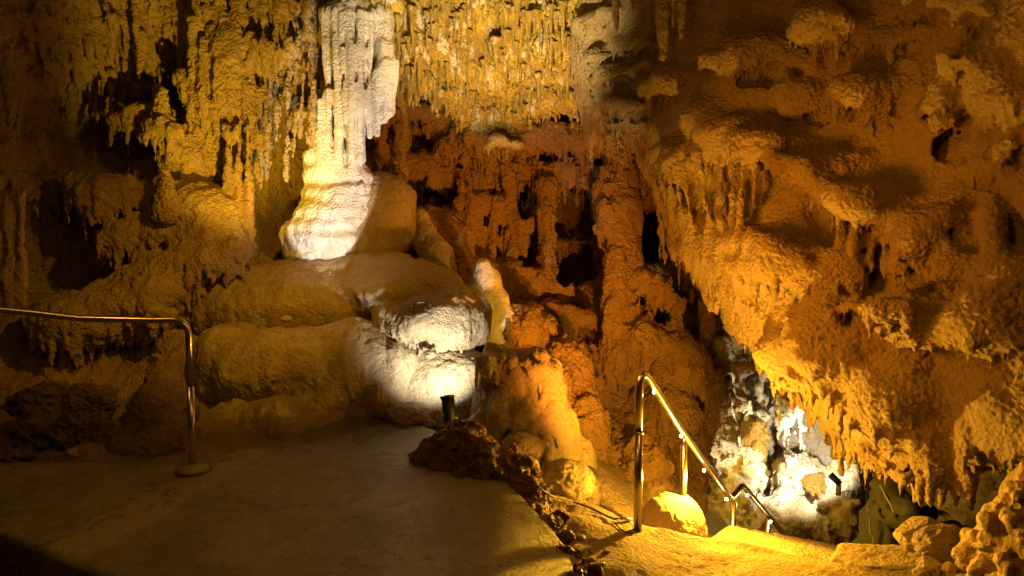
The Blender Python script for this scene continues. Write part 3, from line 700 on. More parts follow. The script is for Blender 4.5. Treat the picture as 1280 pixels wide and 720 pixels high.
o = Cc.build('flowstone_column', M_col); tag(o, 'tall white fluted flowstone column with a terraced foot, brightly lit', 'column')
D = Fd((-2.1,6.9,.95), (-.75,8.9,2.7), .022)
for px,py,dy,rr in [(478,290,.1,(.40,.4,.35)),(470,250,.12,(.30,.35,.3)),(492,262,.15,(.26,.3,.3)),(455,305,0,(.32,.35,.2))]: D.ell(cp(px,py,dy+.0), rr, .1)
D.noise((.15,.15,.2), .03, 156); D.noise((.3,.3,.3), .05, 154); D.noise((.12,.12,.18), .012, 155, 'pillow')
tag(D.build('flowstone_mound', M_mound), 'smooth brown hump beside the foot of the white column', 'flowstone mound')

# ------------------------------------------------------------------ MOUNDS
def mound(name, lo, hi, h, ells, mat, label, cat='flowstone mound', noises=((.3,.04,'n'),(.1,.012,'pillow')), k=.12, extra=None, seed=0, sub=1):
    m = Fd(lo, hi, h)
    for e in ells:
        px, py, Y, rr = e[:4]; m.ell(at(px,py,Y), rr, k, rot=e[4] if len(e) > 4 else 0)
    if extra: extra(m)
    for i,(s_,a,md) in enumerate(noises): m.noise(s_, a, 200+seed+i, md)
    if cat == 'flowstone mound': m.drips(.08, .10, .03, 13+seed, .7)
    o = m.build(name, mat, sub=sub); tag(o, label, cat); return o
def ex1(m):
    curtain(m, [m.hit(490,418,.0), m.hit(520,428,.0), m.hit(550,428,.0), m.hit(580,412,.0)], 26, .10, .022, .02)
mound('flowstone_mound', (-3.2,5.6,-.1), (-.1,9.0,1.65), .022,
  [(400,376,7.5,(1.0,.85,.42)),(330,388,7.4,(.8,.7,.45)),(500,362,7.2,(.62,.7,.28)),(532,402,6.6,(.47,.46,.24)),(575,395,6.7,(.28,.4,.25)),(440,338,7.7,(.7,.6,.25)),(290,350,7.8,(.5,.5,.4)),(520,425,6.7,(.40,.35,.16))],
  M_mound, 'large domed olive brown mound below the white column with a glaring white patch', extra=ex1, noises=((.35,.06,'n'),(.16,.024,'n'),((.08,.08,.16),.014,'pillow'),((.25,.25,.05),.010,'n')), seed=1)
mound('flowstone_mound', (-3.0,5.2,-.2), (-.7,8.0,1.1), .022,
  [(370,455,6.5,(.75,.6,.36)),(450,450,6.5,(.52,.5,.34)),(300,450,6.7,(.42,.45,.36)),(275,445,6.5,(.20,.25,.25)),(480,490,6.3,(.30,.35,.30)),(400,500,6.3,(.55,.4,.25)),(335,480,6.3,(.4,.4,.3)),(290,480,6.6,(.3,.4,.3)),(490,455,6.35,(.22,.25,.22))],
  M_mound, 'broad lumpy mound in front of the domed one, sloping to the path', noises=((.3,.07,'n'),(.15,.03,'n'),((.10,.10,.2),.018,'pillow'),((.06,.06,.2),.008,'n')), seed=10)
mound('flowstone_mound', (-2.7,5.1,-.2), (-1.0,7.2,.75), .02,
  [(360,530,5.95,(.46,.36,.22)),(310,535,6.0,(.32,.3,.2)),(400,535,6.0,(.25,.3,.18)),(285,545,5.95,(.2,.2,.14))],
  M_mound, 'low rounded brown hump meeting the edge of the path', noises=((.25,.05,'n'),(.12,.025,'n'),((.08,.08,.14),.014,'pillow')), seed=20)
mound('flowstone_mound', (-1.4,5.3,-.25), (.3,7.4,.85), .02,
  [(540,475,6.5,(.55,.45,.32)),(500,500,6.3,(.35,.3,.3)),(585,480,6.5,(.35,.4,.3)),(560,520,6.25,(.40,.28,.26)),(520,520,6.2,(.22,.2,.22)),(605,500,6.3,(.3,.3,.26))],
  M_mound, 'pale low mound right behind the black floor spotlight', noises=((.3,.045,'n'),(.12,.018,'n'),((.07,.07,.3),.014,'pillow')), seed=30)
def ex5(m):
    m.cone(at(608,452,5.85), at(620,462,5.75), .06, .05, .03)
    m.cone(at(615,440,5.9), at(617,450,5.9), .075, .07, .03)
    q = np.random.RandomState(9)
    for i in range(38):
        p = m.hit(595+q.rand()*85, 440+q.rand()*120, -.01, 4.5, 7.5); r = .03+.05*q.rand()
        if p[1] < 6.6: m.ell(p, (r*1.3,r,r*(.8+.7*q.rand())), .06)
    for x, y in [(612,448),(625,446),(640,450),(655,455),(672,458)]: p = m.hit(x, y, 0, 4.5, 7.5); m.ell(p, (.06,.06,.05), .02)
    m.drips(.07, .22, .03, 12, .7)
mound('flowstone_mound', (-.5,4.9,-.5), (.95,6.9,1.0), .018,
  [(640,470,6.0,(.36,.36,.22)),(670,475,6.0,(.22,.3,.24)),(630,505,5.95,(.30,.3,.26)),(625,525,6.0,(.18,.22,.20)),(672,520,6.0,(.26,.3,.34)),(695,548,6.1,(.22,.28,.34)),(655,540,6.15,(.25,.25,.28)),(728,585,6.15,(.16,.28,.28))],
  M_boul, 'blocky rounded outcrop lit orange down its right side, above the boulders', 'rock outcrop', noises=((.2,.035,'n'),((.10,.10,.10),.02,'n'),((.06,.06,.16),.016,'pillow'),((.12,.12,.03),.006,'n')), extra=ex5, seed=40)

# stalagmites
def stalagmite(pts, rs, label, mat, name='stalagmite', h=.016, nz=.01, seed=0, extra=None, k=.05):
    P = [at(*p) for p in pts]; R_ = max(rs)+.12
    A = np.array(P); m = Fd(A.min(0)-R_, A.max(0)+R_, h)
    m.chain(P, rs, k)
    if extra: extra(m)
    m.noise((.12,.12,.06), nz, 300+seed); m.noise((.05,.05,.1), nz*.6, 301+seed, 'pillow')
    o = m.build(name, mat); tag(o, label, 'stalagmite'); return o
stalagmite([(604,334,7.3),(607,352,7.3),(612,378,7.3),(618,405,7.3)], [.09,.15,.19,.23], 'blunt stalagmite with a white lit tip, standing between the domed mound and the red wall', M_col, seed=1)
stalagmite([(526,272,7.9),(532,300,7.8),(545,320,7.7),(555,350,7.6)], [.09,.15,.18,.16], 'dull brown pointed stalagmite right of the column, leaning on the hump', M_mound, seed=2)
stalagmite([(560,345,7.5),(562,362,7.45),(568,380,7.4)], [.08,.09,.12], 'short knobbly stalagmite stepping down toward the white tipped one', M_mound, seed=3)
stalagmite([(207,226,6.95),(207,243,6.9),(208,262,6.9)], [.045,.08,.15], 'small pointed stalagmite on the dark ledge of the left wall', M_left, seed=4)
stalagmite([(203,116,7.3),(202,128,7.3),(201,145,7.3)], [.05,.055,.09], 'stubby stalagmite perched on a shelf high in the left wall', M_left, seed=5)
stalagmite([(820,615,6.5),(822,640,6.4),(824,670,6.3)], [.12,.2,.26], 'smooth rock hump behind the first handrail post', M_boul, name='stalagmite', seed=6)
def pil(m): pillar(m, at(683,243,8.9), at(684,345,8.7), .085, 7, n=14, sp=.8); m.cone(at(683,235,8.9), at(683,250,8.9), .16, .08, .03)
stalagmite([(683,243,8.9),(684,345,8.7)], [.06,.09], 'thin crusty pillar standing alone before the dark hollow', M_rec, name='rock_pillar', seed=7, extra=pil, nz=.02)

# white-lit dome by the second post, stones
def lump(name, px, py, Y, r, label, cat='rock', mat=None, seed=0, rough=.08, ang=0, rot=0., sub=5, tilt=0., freq=2.2, detail=.03):
    """a boulder: an icosphere pushed to size, chiselled by planes if ang, roughened by layered noise"""
    import bmesh
    bm = bmesh.new(); bmesh.ops.create_icosphere(bm, subdivisions=sub, radius=1)
    V = np.array([v.co[:] for v in bm.verts]); F = np.array([[v.index for v in f.verts] for f in bm.faces]); bm.free()
    r_ = np.random.RandomState(seed)
    d = np.ones(len(V))
    if ang:
        for _ in range(ang):
            n = r_.randn(3); n /= np.linalg.norm(n); o_ = .62+.25*r_.rand()
            dn = V@n; lim = np.where(dn > .05, o_/np.maximum(dn, .05), 9)
            d = smin(d, lim, .012)
    for fr, am in ((freq, rough), (freq*2.3, rough*.5), (freq*5, detail)):
        for _ in range(5):
            w = r_.randn(3)*fr; d = d+am*.45*np.sin(V@w+r_.rand()*6.28)*np.sin(V@(r_.randn(3)*fr)+r_.rand()*6.28)
    P = V*d[:,None]*np.array(r)
    ct, st = math.cos(tilt), math.sin(tilt); P = P@np.array([[ct,0,-st],[0,1,0],[st,0,ct]])
    ca, sa = math.cos(rot), math.sin(rot); P = P@np.array([[ca,sa,0],[-sa,ca,0],[0,0,1]])
    o = build(name, P+at(px,py,Y), F, mat or M_boul, smooth=True); subsurf(o, 1) if r[0] > .12 else None
    tag(o, label, cat); return o
lump('boulder', 840,672,5.0, (.26,.20,.33), 'smooth dome shaped boulder behind the middle handrail post, burning white on one side', 'boulder', M_slab, 3, rough=.03, detail=.012)
lump('boulder', 513,519,5.95, (.205,.15,.11), 'oval mottled boulder at the path edge left of the spotlight', 'boulder', M_boul, 4)
lump('stone', 537,531,5.85, (.06,.05,.045), 'small pale stone tucked between the oval boulder and the spotlight', 'stone', M_boul, 5)
# broken column lying like a log
stx = Fd(at(570,540,5.75)-np.array([.15,.3,.15]), at(630,548,5.6)+np.array([.15,.3,.15]), .012)
stx.cone(at(580,534,5.72), at(622,546,5.6), .062, .058, .01); stx.noise((.05,.05,.05), .006, 320)
tag(stx.build('broken_stalactite', M_boul), 'log shaped piece of broken column lying right of the spotlight', 'broken stalactite')
lump('boulder', 657,562,5.5, (.19,.17,.13), 'angular flat faced boulder between the lying log and the round boulder', 'boulder', M_slab, 8, rough=.03, ang=9, tilt=.35)
lump('boulder', 706,603,5.15, (.22,.19,.165), 'smooth rounded boulder with the black cable running past its foot', 'boulder', M_boul, 9, rough=.05)
lump('boulder', 733,612,5.3, (.12,.15,.18), 'upright rounded stone leaning on the cable side boulder', 'boulder', M_boul, 10, rough=.06)
lump('boulder', 650,590,5.02, (.15,.18,.12), 'smooth pale brown boulder half hidden behind the crusty brown rock', 'boulder', M_boul, 12, rough=.05)
lump('stone', 536,414+3,6.3, (.055,.05,.035), 'egg shaped stone resting on the pale mound', 'stone', M_boul, 13).location = tuple(at(538,449,6.1))
lump('stone', 683,124,6.5, (.05,.04,.03), 'flat stone on top of the left lumpy mound', 'stone', M_slab, 14).location = tuple(at(358,403,6.4))
# the crusty brown rock in the path
br = Fd((-1.05,3.4,-.45), (.62,5.9,.5), .015)
for px,py,Y,rr in [(512,598,4.95,(.18,.22,.12)),(545,585,4.9,(.22,.24,.19)),(582,575,4.85,(.25,.24,.26)),(570,560,5.1,(.16,.16,.16)),(620,600,4.7,(.28,.24,.25)),(650,632,4.5,(.22,.22,.21)),(660,655,4.3,(.16,.2,.16)),(672,676,4.15,(.11,.16,.09)),(492,604,4.95,(.10,.12,.07)),(684,690,3.98,(.07,.12,.05)),(700,708,3.82,(.06,.10,.045)),(712,728,3.68,(.06,.10,.04))]:
    br.ell(at(px,py,Y), rr, .06)
rb = np.random.RandomState(3)
for i in range(150):
    t = rb.rand(); px = np.interp(t, [0,.3,.6,1], [655,688,712,745])+rb.randn()*13; py = np.interp(t, [0,.3,.6,1], [640,672,700,745])+rb.randn()*8
    p = onz(px, py, -.15-.08*rb.rand()); br.ell(p, (.015+.03*rb.rand(), .015+.03*rb.rand(), .012+.02*rb.rand()), .012)
br.noise((.12,.12,.1), .035, 330); br.noise((.05,.05,.05), .022, 331, 'pillow')
tag(br.build('crusty_rock', M_brown), 'wet dark brown crusty ridge of rock rising out of the path', 'rock')

# ------------------------------------------------------------------ FLOOR
def concrete(name, tint, band=None, wear=.5, rough=.42):
    m, nt = newmat(name); N = nt.nodes; Lk = nt.links.new
    out = N.new('ShaderNodeOutputMaterial'); bs = N.new('ShaderNodeBsdfPrincipled'); Lk(bs.outputs[0], out.inputs[0])
    g = N.new('ShaderNodeNewGeometry')
    def noise(s, d, r=.6, dist=0):
        n = N.new('ShaderNodeTexNoise'); n.inputs['Scale'].default_value = s; n.inputs['Detail'].default_value = d; n.inputs['Roughness'].default_value = r; n.inputs['Distortion'].default_value = dist
        Lk(g.outputs['Position'], n.inputs['Vector']); return n.outputs['Fac']
    def rmp(v, a, b, c=0., d=1.):
        n = N.new('ShaderNodeMapRange'); n.inputs[1].default_value = a; n.inputs[2].default_value = b; n.inputs[3].default_value = c; n.inputs[4].default_value = d; Lk(v, n.inputs[0]); return n.outputs[0]
    def mix(f, a, b):
        n = N.new('ShaderNodeMix'); n.data_type = 'RGBA'; Lk(f, n.inputs[0])
        for i, v in ((6,a),(7,b)):
            if isinstance(v, tuple): n.inputs[i].default_value = (*v,1)
            else: Lk(v, n.inputs[i])
        return n.outputs[2]
    col = mix(rmp(noise(1.1,6,.65,.8), .38,.62), tint, tuple(c*.62 for c in tint))
    col = mix(rmp(noise(7,6,.7), .52,.72, 0,.7), col, tuple(c*.45 for c in tint))
    rg = rmp(noise(2.2,5,.6,.5), .35,.65, rough-.14, rough+.2)
    if band:      # paler strip along a wavering line across the path
        (ax,ay),(bx,by),w,bc = band
        sp = N.new('ShaderNodeSeparateXYZ'); Lk(g.outputs['Position'], sp.inputs[0])
        L = math.hypot(bx-ax, by-ay); nx, ny = -(by-ay)/L, (bx-ax)/L
        def mt(op, a, b=None):
            n = N.new('ShaderNodeMath'); n.operation = op
            for i, v in enumerate((a,b)):
                if v is None: continue
                if isinstance(v,(int,float)): n.inputs[i].default_value = v
                else: Lk(v, n.inputs[i])
            return n.outputs[0]
        dd = mt('ADD', mt('MULTIPLY', mt('SUBTRACT', sp.outputs[0], ax), nx), mt('MULTIPLY', mt('SUBTRACT', sp.outputs[1], ay), ny))
        dd = mt('ADD', dd, mt('MULTIPLY', mt('SUBTRACT', noise(1.3,4), .5), .45))
        f = rmp(mt('ABSOLUTE', dd), w*.8, w*1.15, .55, 0)
        col = mix(f, col, bc)
    vc = N.new('ShaderNodeTexVoronoi'); vc.feature = 'DISTANCE_TO_EDGE'; vc.inputs['Scale'].default_value = .8
    wn = N.new('ShaderNodeTexNoise'); wn.inputs['Scale'].default_value = 2.2; wn.inputs['Detail'].default_value = 6; wn.inputs['Roughness'].default_value = .65; Lk(g.outputs['Position'], wn.inputs['Vector'])
    ws = N.new('ShaderNodeVectorMath'); ws.operation = 'SCALE'; ws.inputs['Scale'].default_value = .9; Lk(wn.outputs['Color'], ws.inputs[0])
    wa = N.new('ShaderNodeVectorMath'); wa.operation = 'ADD'; Lk(g.outputs['Position'], wa.inputs[0]); Lk(ws.outputs[0], wa.inputs[1]); Lk(wa.outputs[0], vc.inputs['Vector'])
    crack = rmp(vc.outputs['Distance'], .002, .012, 1, 0)
    col = mix(crack, col, tuple(c*.2 for c in tint))
    Lk(col, bs.inputs['Base Color']); Lk(rg, bs.inputs['Roughness'])
    b = N.new('ShaderNodeBump'); b.inputs['Strength'].default_value = .9; b.inputs['Distance'].default_value = .03
    ad = N.new('ShaderNodeMath'); ad.operation = 'ADD'; Lk(noise(5,8,.65,1.2), ad.inputs[0]); 
    ml = N.new('ShaderNodeMath'); ml.operation = 'MULTIPLY'; ml.inputs[1].default_value = .4; Lk(noise(45,5,.7), ml.inputs[0]); Lk(ml.outputs[0], ad.inputs[1])
    Lk(ad.outputs[0], b.inputs['Height']); Lk(b.outputs[0], bs.inputs['Normal'])
    return m
b0 = onz(60,700,0); b1 = onz(290,568,0)
M_path = concrete('path_concrete', (.25,.23,.155), rough=.27, band=((b0[0],b0[1]),(b1[0],b1[1]),.15,(.36,.29,.17)))
M_land = rock('landing_stone', (.60,.47,.28), (.50,.38,.21), (.30,.20,.11), fine=.005, pit=.003, seed=143, rough=.82, spec=.15, grit=.02, gscale=45)
SLABS = {}
def ong(px, py, up=0.0):
    q = min((SLABS[n].hit(px, py, 0, 2.5, 6.5) for n in ('path','landing')), key=lambda v: v[1] if v[1] < 7 else 99)
    return q+np.array([0,0,up])
def slab(name, poly, zf, lo, hi, h, mat, kk=.03, noises=(), thick=.4, sub=0, **kw):
    s = Fd(lo, hi, h); X, Y = s.ax[0][:,None], s.ax[1][None,:]
    d2 = poly2d(poly, X, Y)[:,:,None]; Zt = zf(X, Y)[:,:,None]; Z = s.ax[2][None,None,:]
    s.F = smax(smax(d2, Z-Zt, kk), Zt-thick-Z, .02).astype(np.float32)
    for i,(a,b,c) in enumerate(noises): s.noise(a, b, 400+i, c)
    SLABS[name] = s
    return s.build(name, mat, sub=sub)
pp = [onz(px,py,0)[:2] for px,py in [(-260,600),(0,574),(110,570),(180,575),(245,575),(300,556),(400,545),(460,530),(485,520),(530,530),(570,545),(600,565),(640,600),(700,640),(720,668),(760,760),(800,1000)]]
pp += [np.array(q) for q in [(0.1,1.2),(-1.2,1.4)]]+[onz(px,py,0)[:2] for px,py in [(170,722),(80,690),(0,662),(-200,605)]]
NX = (np.linspace(0,1,5),)
def zp(X, Y):
    ax = X[:,0]; ay = Y[0,:]
    return .012*gnoise((ax,ay),(.35,.3),71)+.03*gnoise((ax,ay),(1.2,1.2),72)-.36*(lambda t: t*t*(3-2*t))(np.clip((X+.15)/1.0,0,1))*np.clip((5.2-Y)/.8,0,1)
tag(slab('path', pp, zp, (-5.6,1.0,-.75), (.95,6.6,.1), .025, M_path, thick=.35), kind='structure')
pl = [onz(px,py,-.3)[:2] for px,py in [(690,632),(740,640),(768,652),(830,658),(880,666),(940,676),(1000,688),(1060,698),(1110,712),(1160,740),(1200,1100),(520,1100),(580,760),(630,680)]]
def zl(X, Y):
    ax = X[:,0]; ay = Y[0,:]
    return -.3+.012*gnoise((ax,ay),(.12,.1),73)+.02*gnoise((ax,ay),(.5,.5),74)+.05*gnoise((ax,ay),(.22,.22),75)*np.clip((.9-X)/.5,0,1)+.15*np.clip((.9-X)/.8,0,1)
tag(slab('landing', pl, zl, (-.2,1.6,-.9), (2.6,5.1,.1), .02, M_land, noises=(((.06,.06,.06),.004,'n'),), thick=.45, sub=1), kind='structure')
# the natural floor under and around: one sheet
fc = []
def fl(px, py, z): p = onz(px,py,z); fc.append((p[0],p[1],z))
for px,py,z in [(-100,600,.0),(0,560,.05),(100,560,.05),(60,560,.0),(200,560,.0),(300,560,-.05),(500,520,-.1),(620,560,-.1),(700,640,-.22),(740,650,-.36),(690,720,-.25),(600,680,-.2),(400,680,-.2),(150,640,-.2),(80,720,-.6),(0,700,-.6),(250,740,-.2),
                (780,655,-.4),(900,720,-.55),(1100,740,-.5),(1180,715,-.4),(1280,720,-.2)]: fl(px,py,z)
fc += [(1.9,5.2,-1.0),(1.2,5.3,-.8),(2.6,5.6,-1.6),(3.2,6.2,-1.9),(2.2,6.8,-1.6),(1.4,6.5,-.9),(2.4,8.2,-1.9),(3.6,8.5,-2.4),(3,10.5,-2.6),(5,8,-2.4),(5,11,-2.6),(-5,3,-.5),(-5,5.6,-.06),(-3.5,5.5,-.06),(-5,6.5,.1),(-3,6,.0),(-3,6.6,.1),(-5,8,.3),(-3,9,.6),(-1,9,.9),(1,9,0),(-2,7.5,.6),(0,0,-.4),(-4,-2,-.4),(4,-2,-.4),(3,2,-.3),(2.2,3,-.35),(3.1,4.6,-1.7),(2.7,5.0,-1.8),(4,5.2,-2.0),(4,7,-2.3),(3.3,5.6,-2.0),(1.2,3,-.6),(0,3,-.3),(-7,0,-.4),(7,4,-.5),(-7,12,1.5),(8,12,-2.5),(0,12,.5),(2.6,4.4,-.9),(2.0,4.6,-.9)]
fc = np.array(fc); ff = tps(fc[:,:2], fc[:,2])
gx = np.arange(-7,8.01,.03); gy = np.arange(-2,12.3,.03)
Zg = ff(gx[:,None], gy[None,:])+.05*gnoise((gx,gy),(.3,.3),81)+.03*np.abs(gnoise((gx,gy),(.12,.12),82))+.012*gnoise((gx,gy),(.07,.07),83)
nxg, nyg = len(gx), len(gy)
V = np.stack([np.repeat(gx,nyg), np.tile(gy,nxg), Zg.ravel()], 1)
ii = (np.arange(nxg-1)[:,None]*nyg+np.arange(nyg-1)[None,:]).ravel()
tag(build('cave_floor', V, np.stack([ii, ii+nyg, ii+nyg+1, ii+1], 1), M_floor), kind='structure')
# steps going down along the handrail
for k in range(6):
    a = np.array([1.38,4.98,0])+k*np.array([.30,.36,0]); z = -.66-.18*k
    d = np.array([.64,.77]); n_ = np.array([.77,-.64])
    poly = [a[:2]-n_*.05, a[:2]+n_*1.25, a[:2]+n_*1.25+d*.50, a[:2]-n_*.05+d*.50]
    lo = np.min(poly, 0)-.05; hi = np.max(poly, 0)+.05
    s = slab('step', poly[::-1], lambda X, Y, z=z: z+0*X*Y, (lo[0],lo[1],z-.3), (hi[0],hi[1],z+.06), .03, M_land, thick=.22)
    tag(s, 'rough stone step going down beside the handrail into the lower chamber', 'step', 'steps down to the lower chamber')
# cave shell around and behind the camera
sh = []
th = np.linspace(0, 2*PI, 72, endpoint=False); ys = np.linspace(-3, 7.4, 40)
Vs = []
for j, y in enumerate(ys):
    for i, t in enumerate(th):
        r1 = 5.6+.5*math.sin(3*t+y)+.3*math.sin(7*t-y*2); r2 = 4.6+.4*math.sin(2*t-y)
        Vs.append((r1*math.cos(t), y, 1.2+(r2 if math.sin(t) > 0 else 5.4)*math.sin(t)))
nt_ = len(th)
Fs = [(j*nt_+i, j*nt_+(i+1)%nt_, (j+1)*nt_+(i+1)%nt_, (j+1)*nt_+i) for j in range(len(ys)-1) for i in range(nt_)]
Fs.append(tuple(range(nt_)))
shell = build('cave_shell', Vs, Fs, M_dark); tag(shell, kind='structure')

# ------------------------------------------------------------------ LOWER RIGHT: cauliflower rock and slabs
cf = Fd((1.62,2.3,-.55), (2.75,4.0,1.05), .014)
r2 = np.random.RandomState(5)
for px,py,Y,rr in [(1310,700,3.3,(.28,.3,.3)),(1265,710,3.35,(.16,.25,.2)),(1315,650,3.35,(.22,.25,.24)),(1300,790,3.2,(.3,.35,.3)),(1235,700,3.4,(.08,.15,.12))]: cf.ell(at(px,py,Y), rr, .04)
cf.noise((.11,.11,.11), .03, 351, 'pillow')
for i in range(620):
    px = 1190+r2.rand()*110; py = 560+r2.rand()*170
    if py < 676-(px-1196)*1.05: continue
    p = cf.hit(px, py, -.006, 2.2, 3.9)
    if p[1] > 3.7: continue
    r = .012+.026*r2.rand()**1.5
    cf.ell(p, (r*1.05,r,r*1.1), .006)
cf.noise((.05,.05,.05), .006, 350)
tag(cf.build('cauliflower_rock', M_slab), 'knobbly cauliflower like rock in the bottom right corner', 'rock')
lump('rock_slab', 1104,700,4.0, (.36,.25,.065), 'flat bright orange slab lying in front of the person in the green jacket', 'rock slab', M_slab, 21, rough=.03, ang=16, tilt=-.05, detail=.04)
lump('boulder', 1152,668,4.05, (.15,.16,.10), 'wedge of stone behind the dark faced boulder', 'boulder', M_slab, 22, rough=.02, ang=9)
lump('boulder', 1178,678,3.75, (.155,.13,.085), 'brown flat faced boulder lying between the slab and the knobbly rock', 'boulder', M_boul, 23, rough=.02, ang=10, tilt=-.2)
for i,(px,py,Y,r,lb) in enumerate([(1162,708,3.55,.06,'triangular chip of rock right of the flat slab'),(1184,712,3.5,.045,'small block of rock under the flat faced boulder'),(1205,706,3.45,.04,'small stone touching the knobbly rock'),(1150,716,3.5,.035,'tiny stone at the bottom edge beside the triangular chip')]):
    lump('stone', px,py,Y, (r,r,r*.9), lb, 'stone', M_slab, 40+i, rough=.03, ang=7, sub=4)
# rocks at the left
def dark(px,py,Y,r,lb,seed,ang=0,mat=None): lump('rock', px,py,Y, r, lb, 'rock', mat or M_dark, seed, rough=.16, ang=ang, freq=3, detail=.08)
dark(62,503,5.6,(.30,.25,.20),'dark boulder deep in the hollow at the far left',51,7)
dark(112,506,5.55,(.20,.2,.18),'dark boulder at the right end of the left hollow',52,7)
dark(58,541,5.22,(.22,.18,.12),'craggy dark rock lying below the left hollow',53)
dark(92,539,5.15,(.13,.13,.14),'crumbly rock knob beside the squared stone',54)
lump('stone',96,566,4.98,(.085,.07,.05),'squared pale stone at the foot of the crumbly knob','stone',M_boul,55,rough=.02,ang=8)
dark(124,544,5.2,(.14,.13,.13),'rough rock right of the crumbly knob',56)
dark(14,570,5.0,(.18,.14,.06),'low rubble heap at the left edge of the picture',57)
rp = Fd((-3.6,4.7,-.15), (-2.1,6.6,.75), .02)
for px,py,Y,rr in [(205,520,5.6,(.24,.3,.30)),(165,556,5.25,(.33,.26,.12)),(212,558,5.3,(.25,.25,.16)),(205,482,5.9,(.15,.2,.2))]: rp.ell(at(px,py,Y), rr, .1)
for i in range(46):
    px = 110+r2.rand()*125; py = 552+r2.rand()*34; rp.ell(at(px,py,5.0+(586-py)*.008), .03+.045*r2.rand(), .02)
rp.noise((.15,.15,.15), .03, 360); rp.noise((.06,.06,.06), .014, 361, 'pillow')
tag(rp.build('rubble_bank', M_dark), 'reddish brown bank of cemented rubble left of the bent handrail', 'rubble bank')
for i,(px,py,r,lb) in enumerate([(716,690,.035,'small dark stone left of the post shadow'),(705,684,.025,'pebble beside the small dark stone'),(738,700,.022,'pebble at the edge of the post shadow'),(722,672,.03,'flat chip of rock below the black cable'),(758,690,.018,'tiny pebble on the lit landing left of the post')]):
    p = ong(px,py+2); lump('stone', px,py,p[1], (r*1.5,r,r*.6), lb, 'stone', M_brown if i in (0,1) else M_slab, 60+i, sub=3, ang=5)

# ------------------------------------------------------------------ HANDRAILS
def tube(name, P, r, mat, parent=None, n=14, bendsub=None, tap=None):
    P = [np.array(p, float) for p in P]; V = []; F = []
    T = [(P[min(i+1,len(P)-1)]-P[max(i-1,0)]) for i in range(len(P))]; T = [t/np.linalg.norm(t) for t in T]
    u = np.cross(T[0], [0.3,1,.2]); u /= np.linalg.norm(u)
    for i, p in enumerate(P):
        u = u-T[i]*np.dot(u,T[i]); u /= np.linalg.norm(u); w = np.cross(T[i], u)
        rr = r if tap is None else tap[i]
        for k in range(n):
            g = 2*PI*k/n; V.append(p+rr*(math.cos(g)*u+math.sin(g)*w))
    for i in range(len(P)-1):
        for k in range(n):
            k2 = (k+1) % n; F.append((i*n+k, i*n+k2, (i+1)*n+k2, (i+1)*n+k))
    F.append(tuple(range(n))[::-1]); F.append(tuple((len(P)-1)*n+k for k in range(n)))
    return build(name, V, F, mat, parent, origin=None)
def bend(a, c, b, r, n=10):
    a, c, b = map(np.array, (a,c,b)); d1 = (a-c)/np.linalg.norm(a-c); d2 = (b-c)/np.linalg.norm(b-c)
    p0, p2 = c+d1*r, c+d2*r
    return [(1-t)**2*p0+2*t*(1-t)*c+t*t*p2 for t in np.linspace(0,1,n)]
# left rail
base = onz(241,584,0); Yb = base[1]
hr = empty('handrail', tuple(base)); tag(hr, 'bent steel handrail with a single post at the left of the path', 'handrail')
top = np.array([base[0]-.0, base[1], at(240,400,Yb)[2]])
pts = [top+np.array([0,0,-.45])]+bend(top+np.array([0,0,-.5]), top, at(190,399,Yb-.02), .11)+[at(190,400,Yb-.03), at(100,398,Yb-.12), at(40,391,Yb-.2), at(-40,383,Yb-.35), at(-200,372,Yb-.7)]
tube('rail', pts, .0215, M_steel, hr, 18)
tube('post', [base+np.array([0,0,-.02]), top+np.array([0,0,-.44])], .0235, M_steel, hr, 18)
def collar(name, p, r, h, mat, par):
    tube(name, [p, p+np.array([0,0,h*.5]), p+np.array([0,0,h])], r, mat, par, 20, tap=[r,r*.92,r*.45])
tube('mortar_collar', [base+np.array([0,0,z]) for z in (-.02,.004,.010,.016,.022)], .1, M_path, hr, 24, tap=[.115,.10,.075,.045,.026])
# right rail
b1 = onz(797,667,-.3); hr2 = empty('handrail', tuple(b1)); tag(hr2, 'steel stair handrail studded with small lit lamps going down into the lower chamber', 'handrail')
t1 = np.array([b1[0], b1[1], at(797,462,b1[1])[2]])
q1 = at(905,612,5.6); q2 = at(914,624,5.7); q3 = at(928,606,5.9); q4 = at(994,684,6.6)
dirn = (q1-t1)/np.linalg.norm(q1-t1)
P = [b1+np.array([0,0,.62])]+bend(b1+np.array([0,0,.62]), t1+np.array([0,0,.03]), at(830,500,b1[1]+.25), .17, 14)+[at(848,532,4.95), at(880,577,5.28)]+bend(at(880,577,5.28), q2, q3, .05, 6)+bend(q2, q3, q4, .04, 6)+[q4]
tube('rail', P, .0225, M_steel, hr2, 18)
tube('post', [b1+np.array([0,0,-.03]), b1+np.array([0,0,.635])], .0255, M_steel, hr2, 18)
tube('joint_ring', [b1+np.array([0,0,.625]), b1+np.array([0,0,.64])], .0275, M_steel, hr2, 18)
pb = at(855,556,5.0); tube('post', [pb, pb+np.array([0,0,-.95])], .0235, M_steel, hr2, 18)
tube('post_bracket', [pb+np.array([0,0,-.01]), at(855,545,5.0)], .010, M_steel, hr2, 10)
pc = at(917,628,5.72); tube('post', [pc, pc+np.array([0,0,-.9])], .0235, M_steel, hr2, 18)
pd = at(960,645,6.2); tube('post', [pd+np.array([0,0,-.02]), pd+np.array([0,0,-.9])], .022, M_steel, hr2, 14)
import bmesh
leds = [(818,490,4.56),(851.5,545,4.96),(880,588,5.27),(908,624,5.58),(934,619,5.88),(963,652,6.2),(990,683,6.5)]
for px,py,Y in leds:
    p = at(px,py,Y-.03)
    bm = bmesh.new(); bmesh.ops.create_uvsphere(bm, u_segments=14, v_segments=10, radius=.0115)
    Vv = [np.array(v.co[:])+p for v in bm.verts]; Ff = [[v.index for v in f.verts] for f in bm.faces]; bm.free()
    build('lamp', Vv, Ff, M_led, hr2)

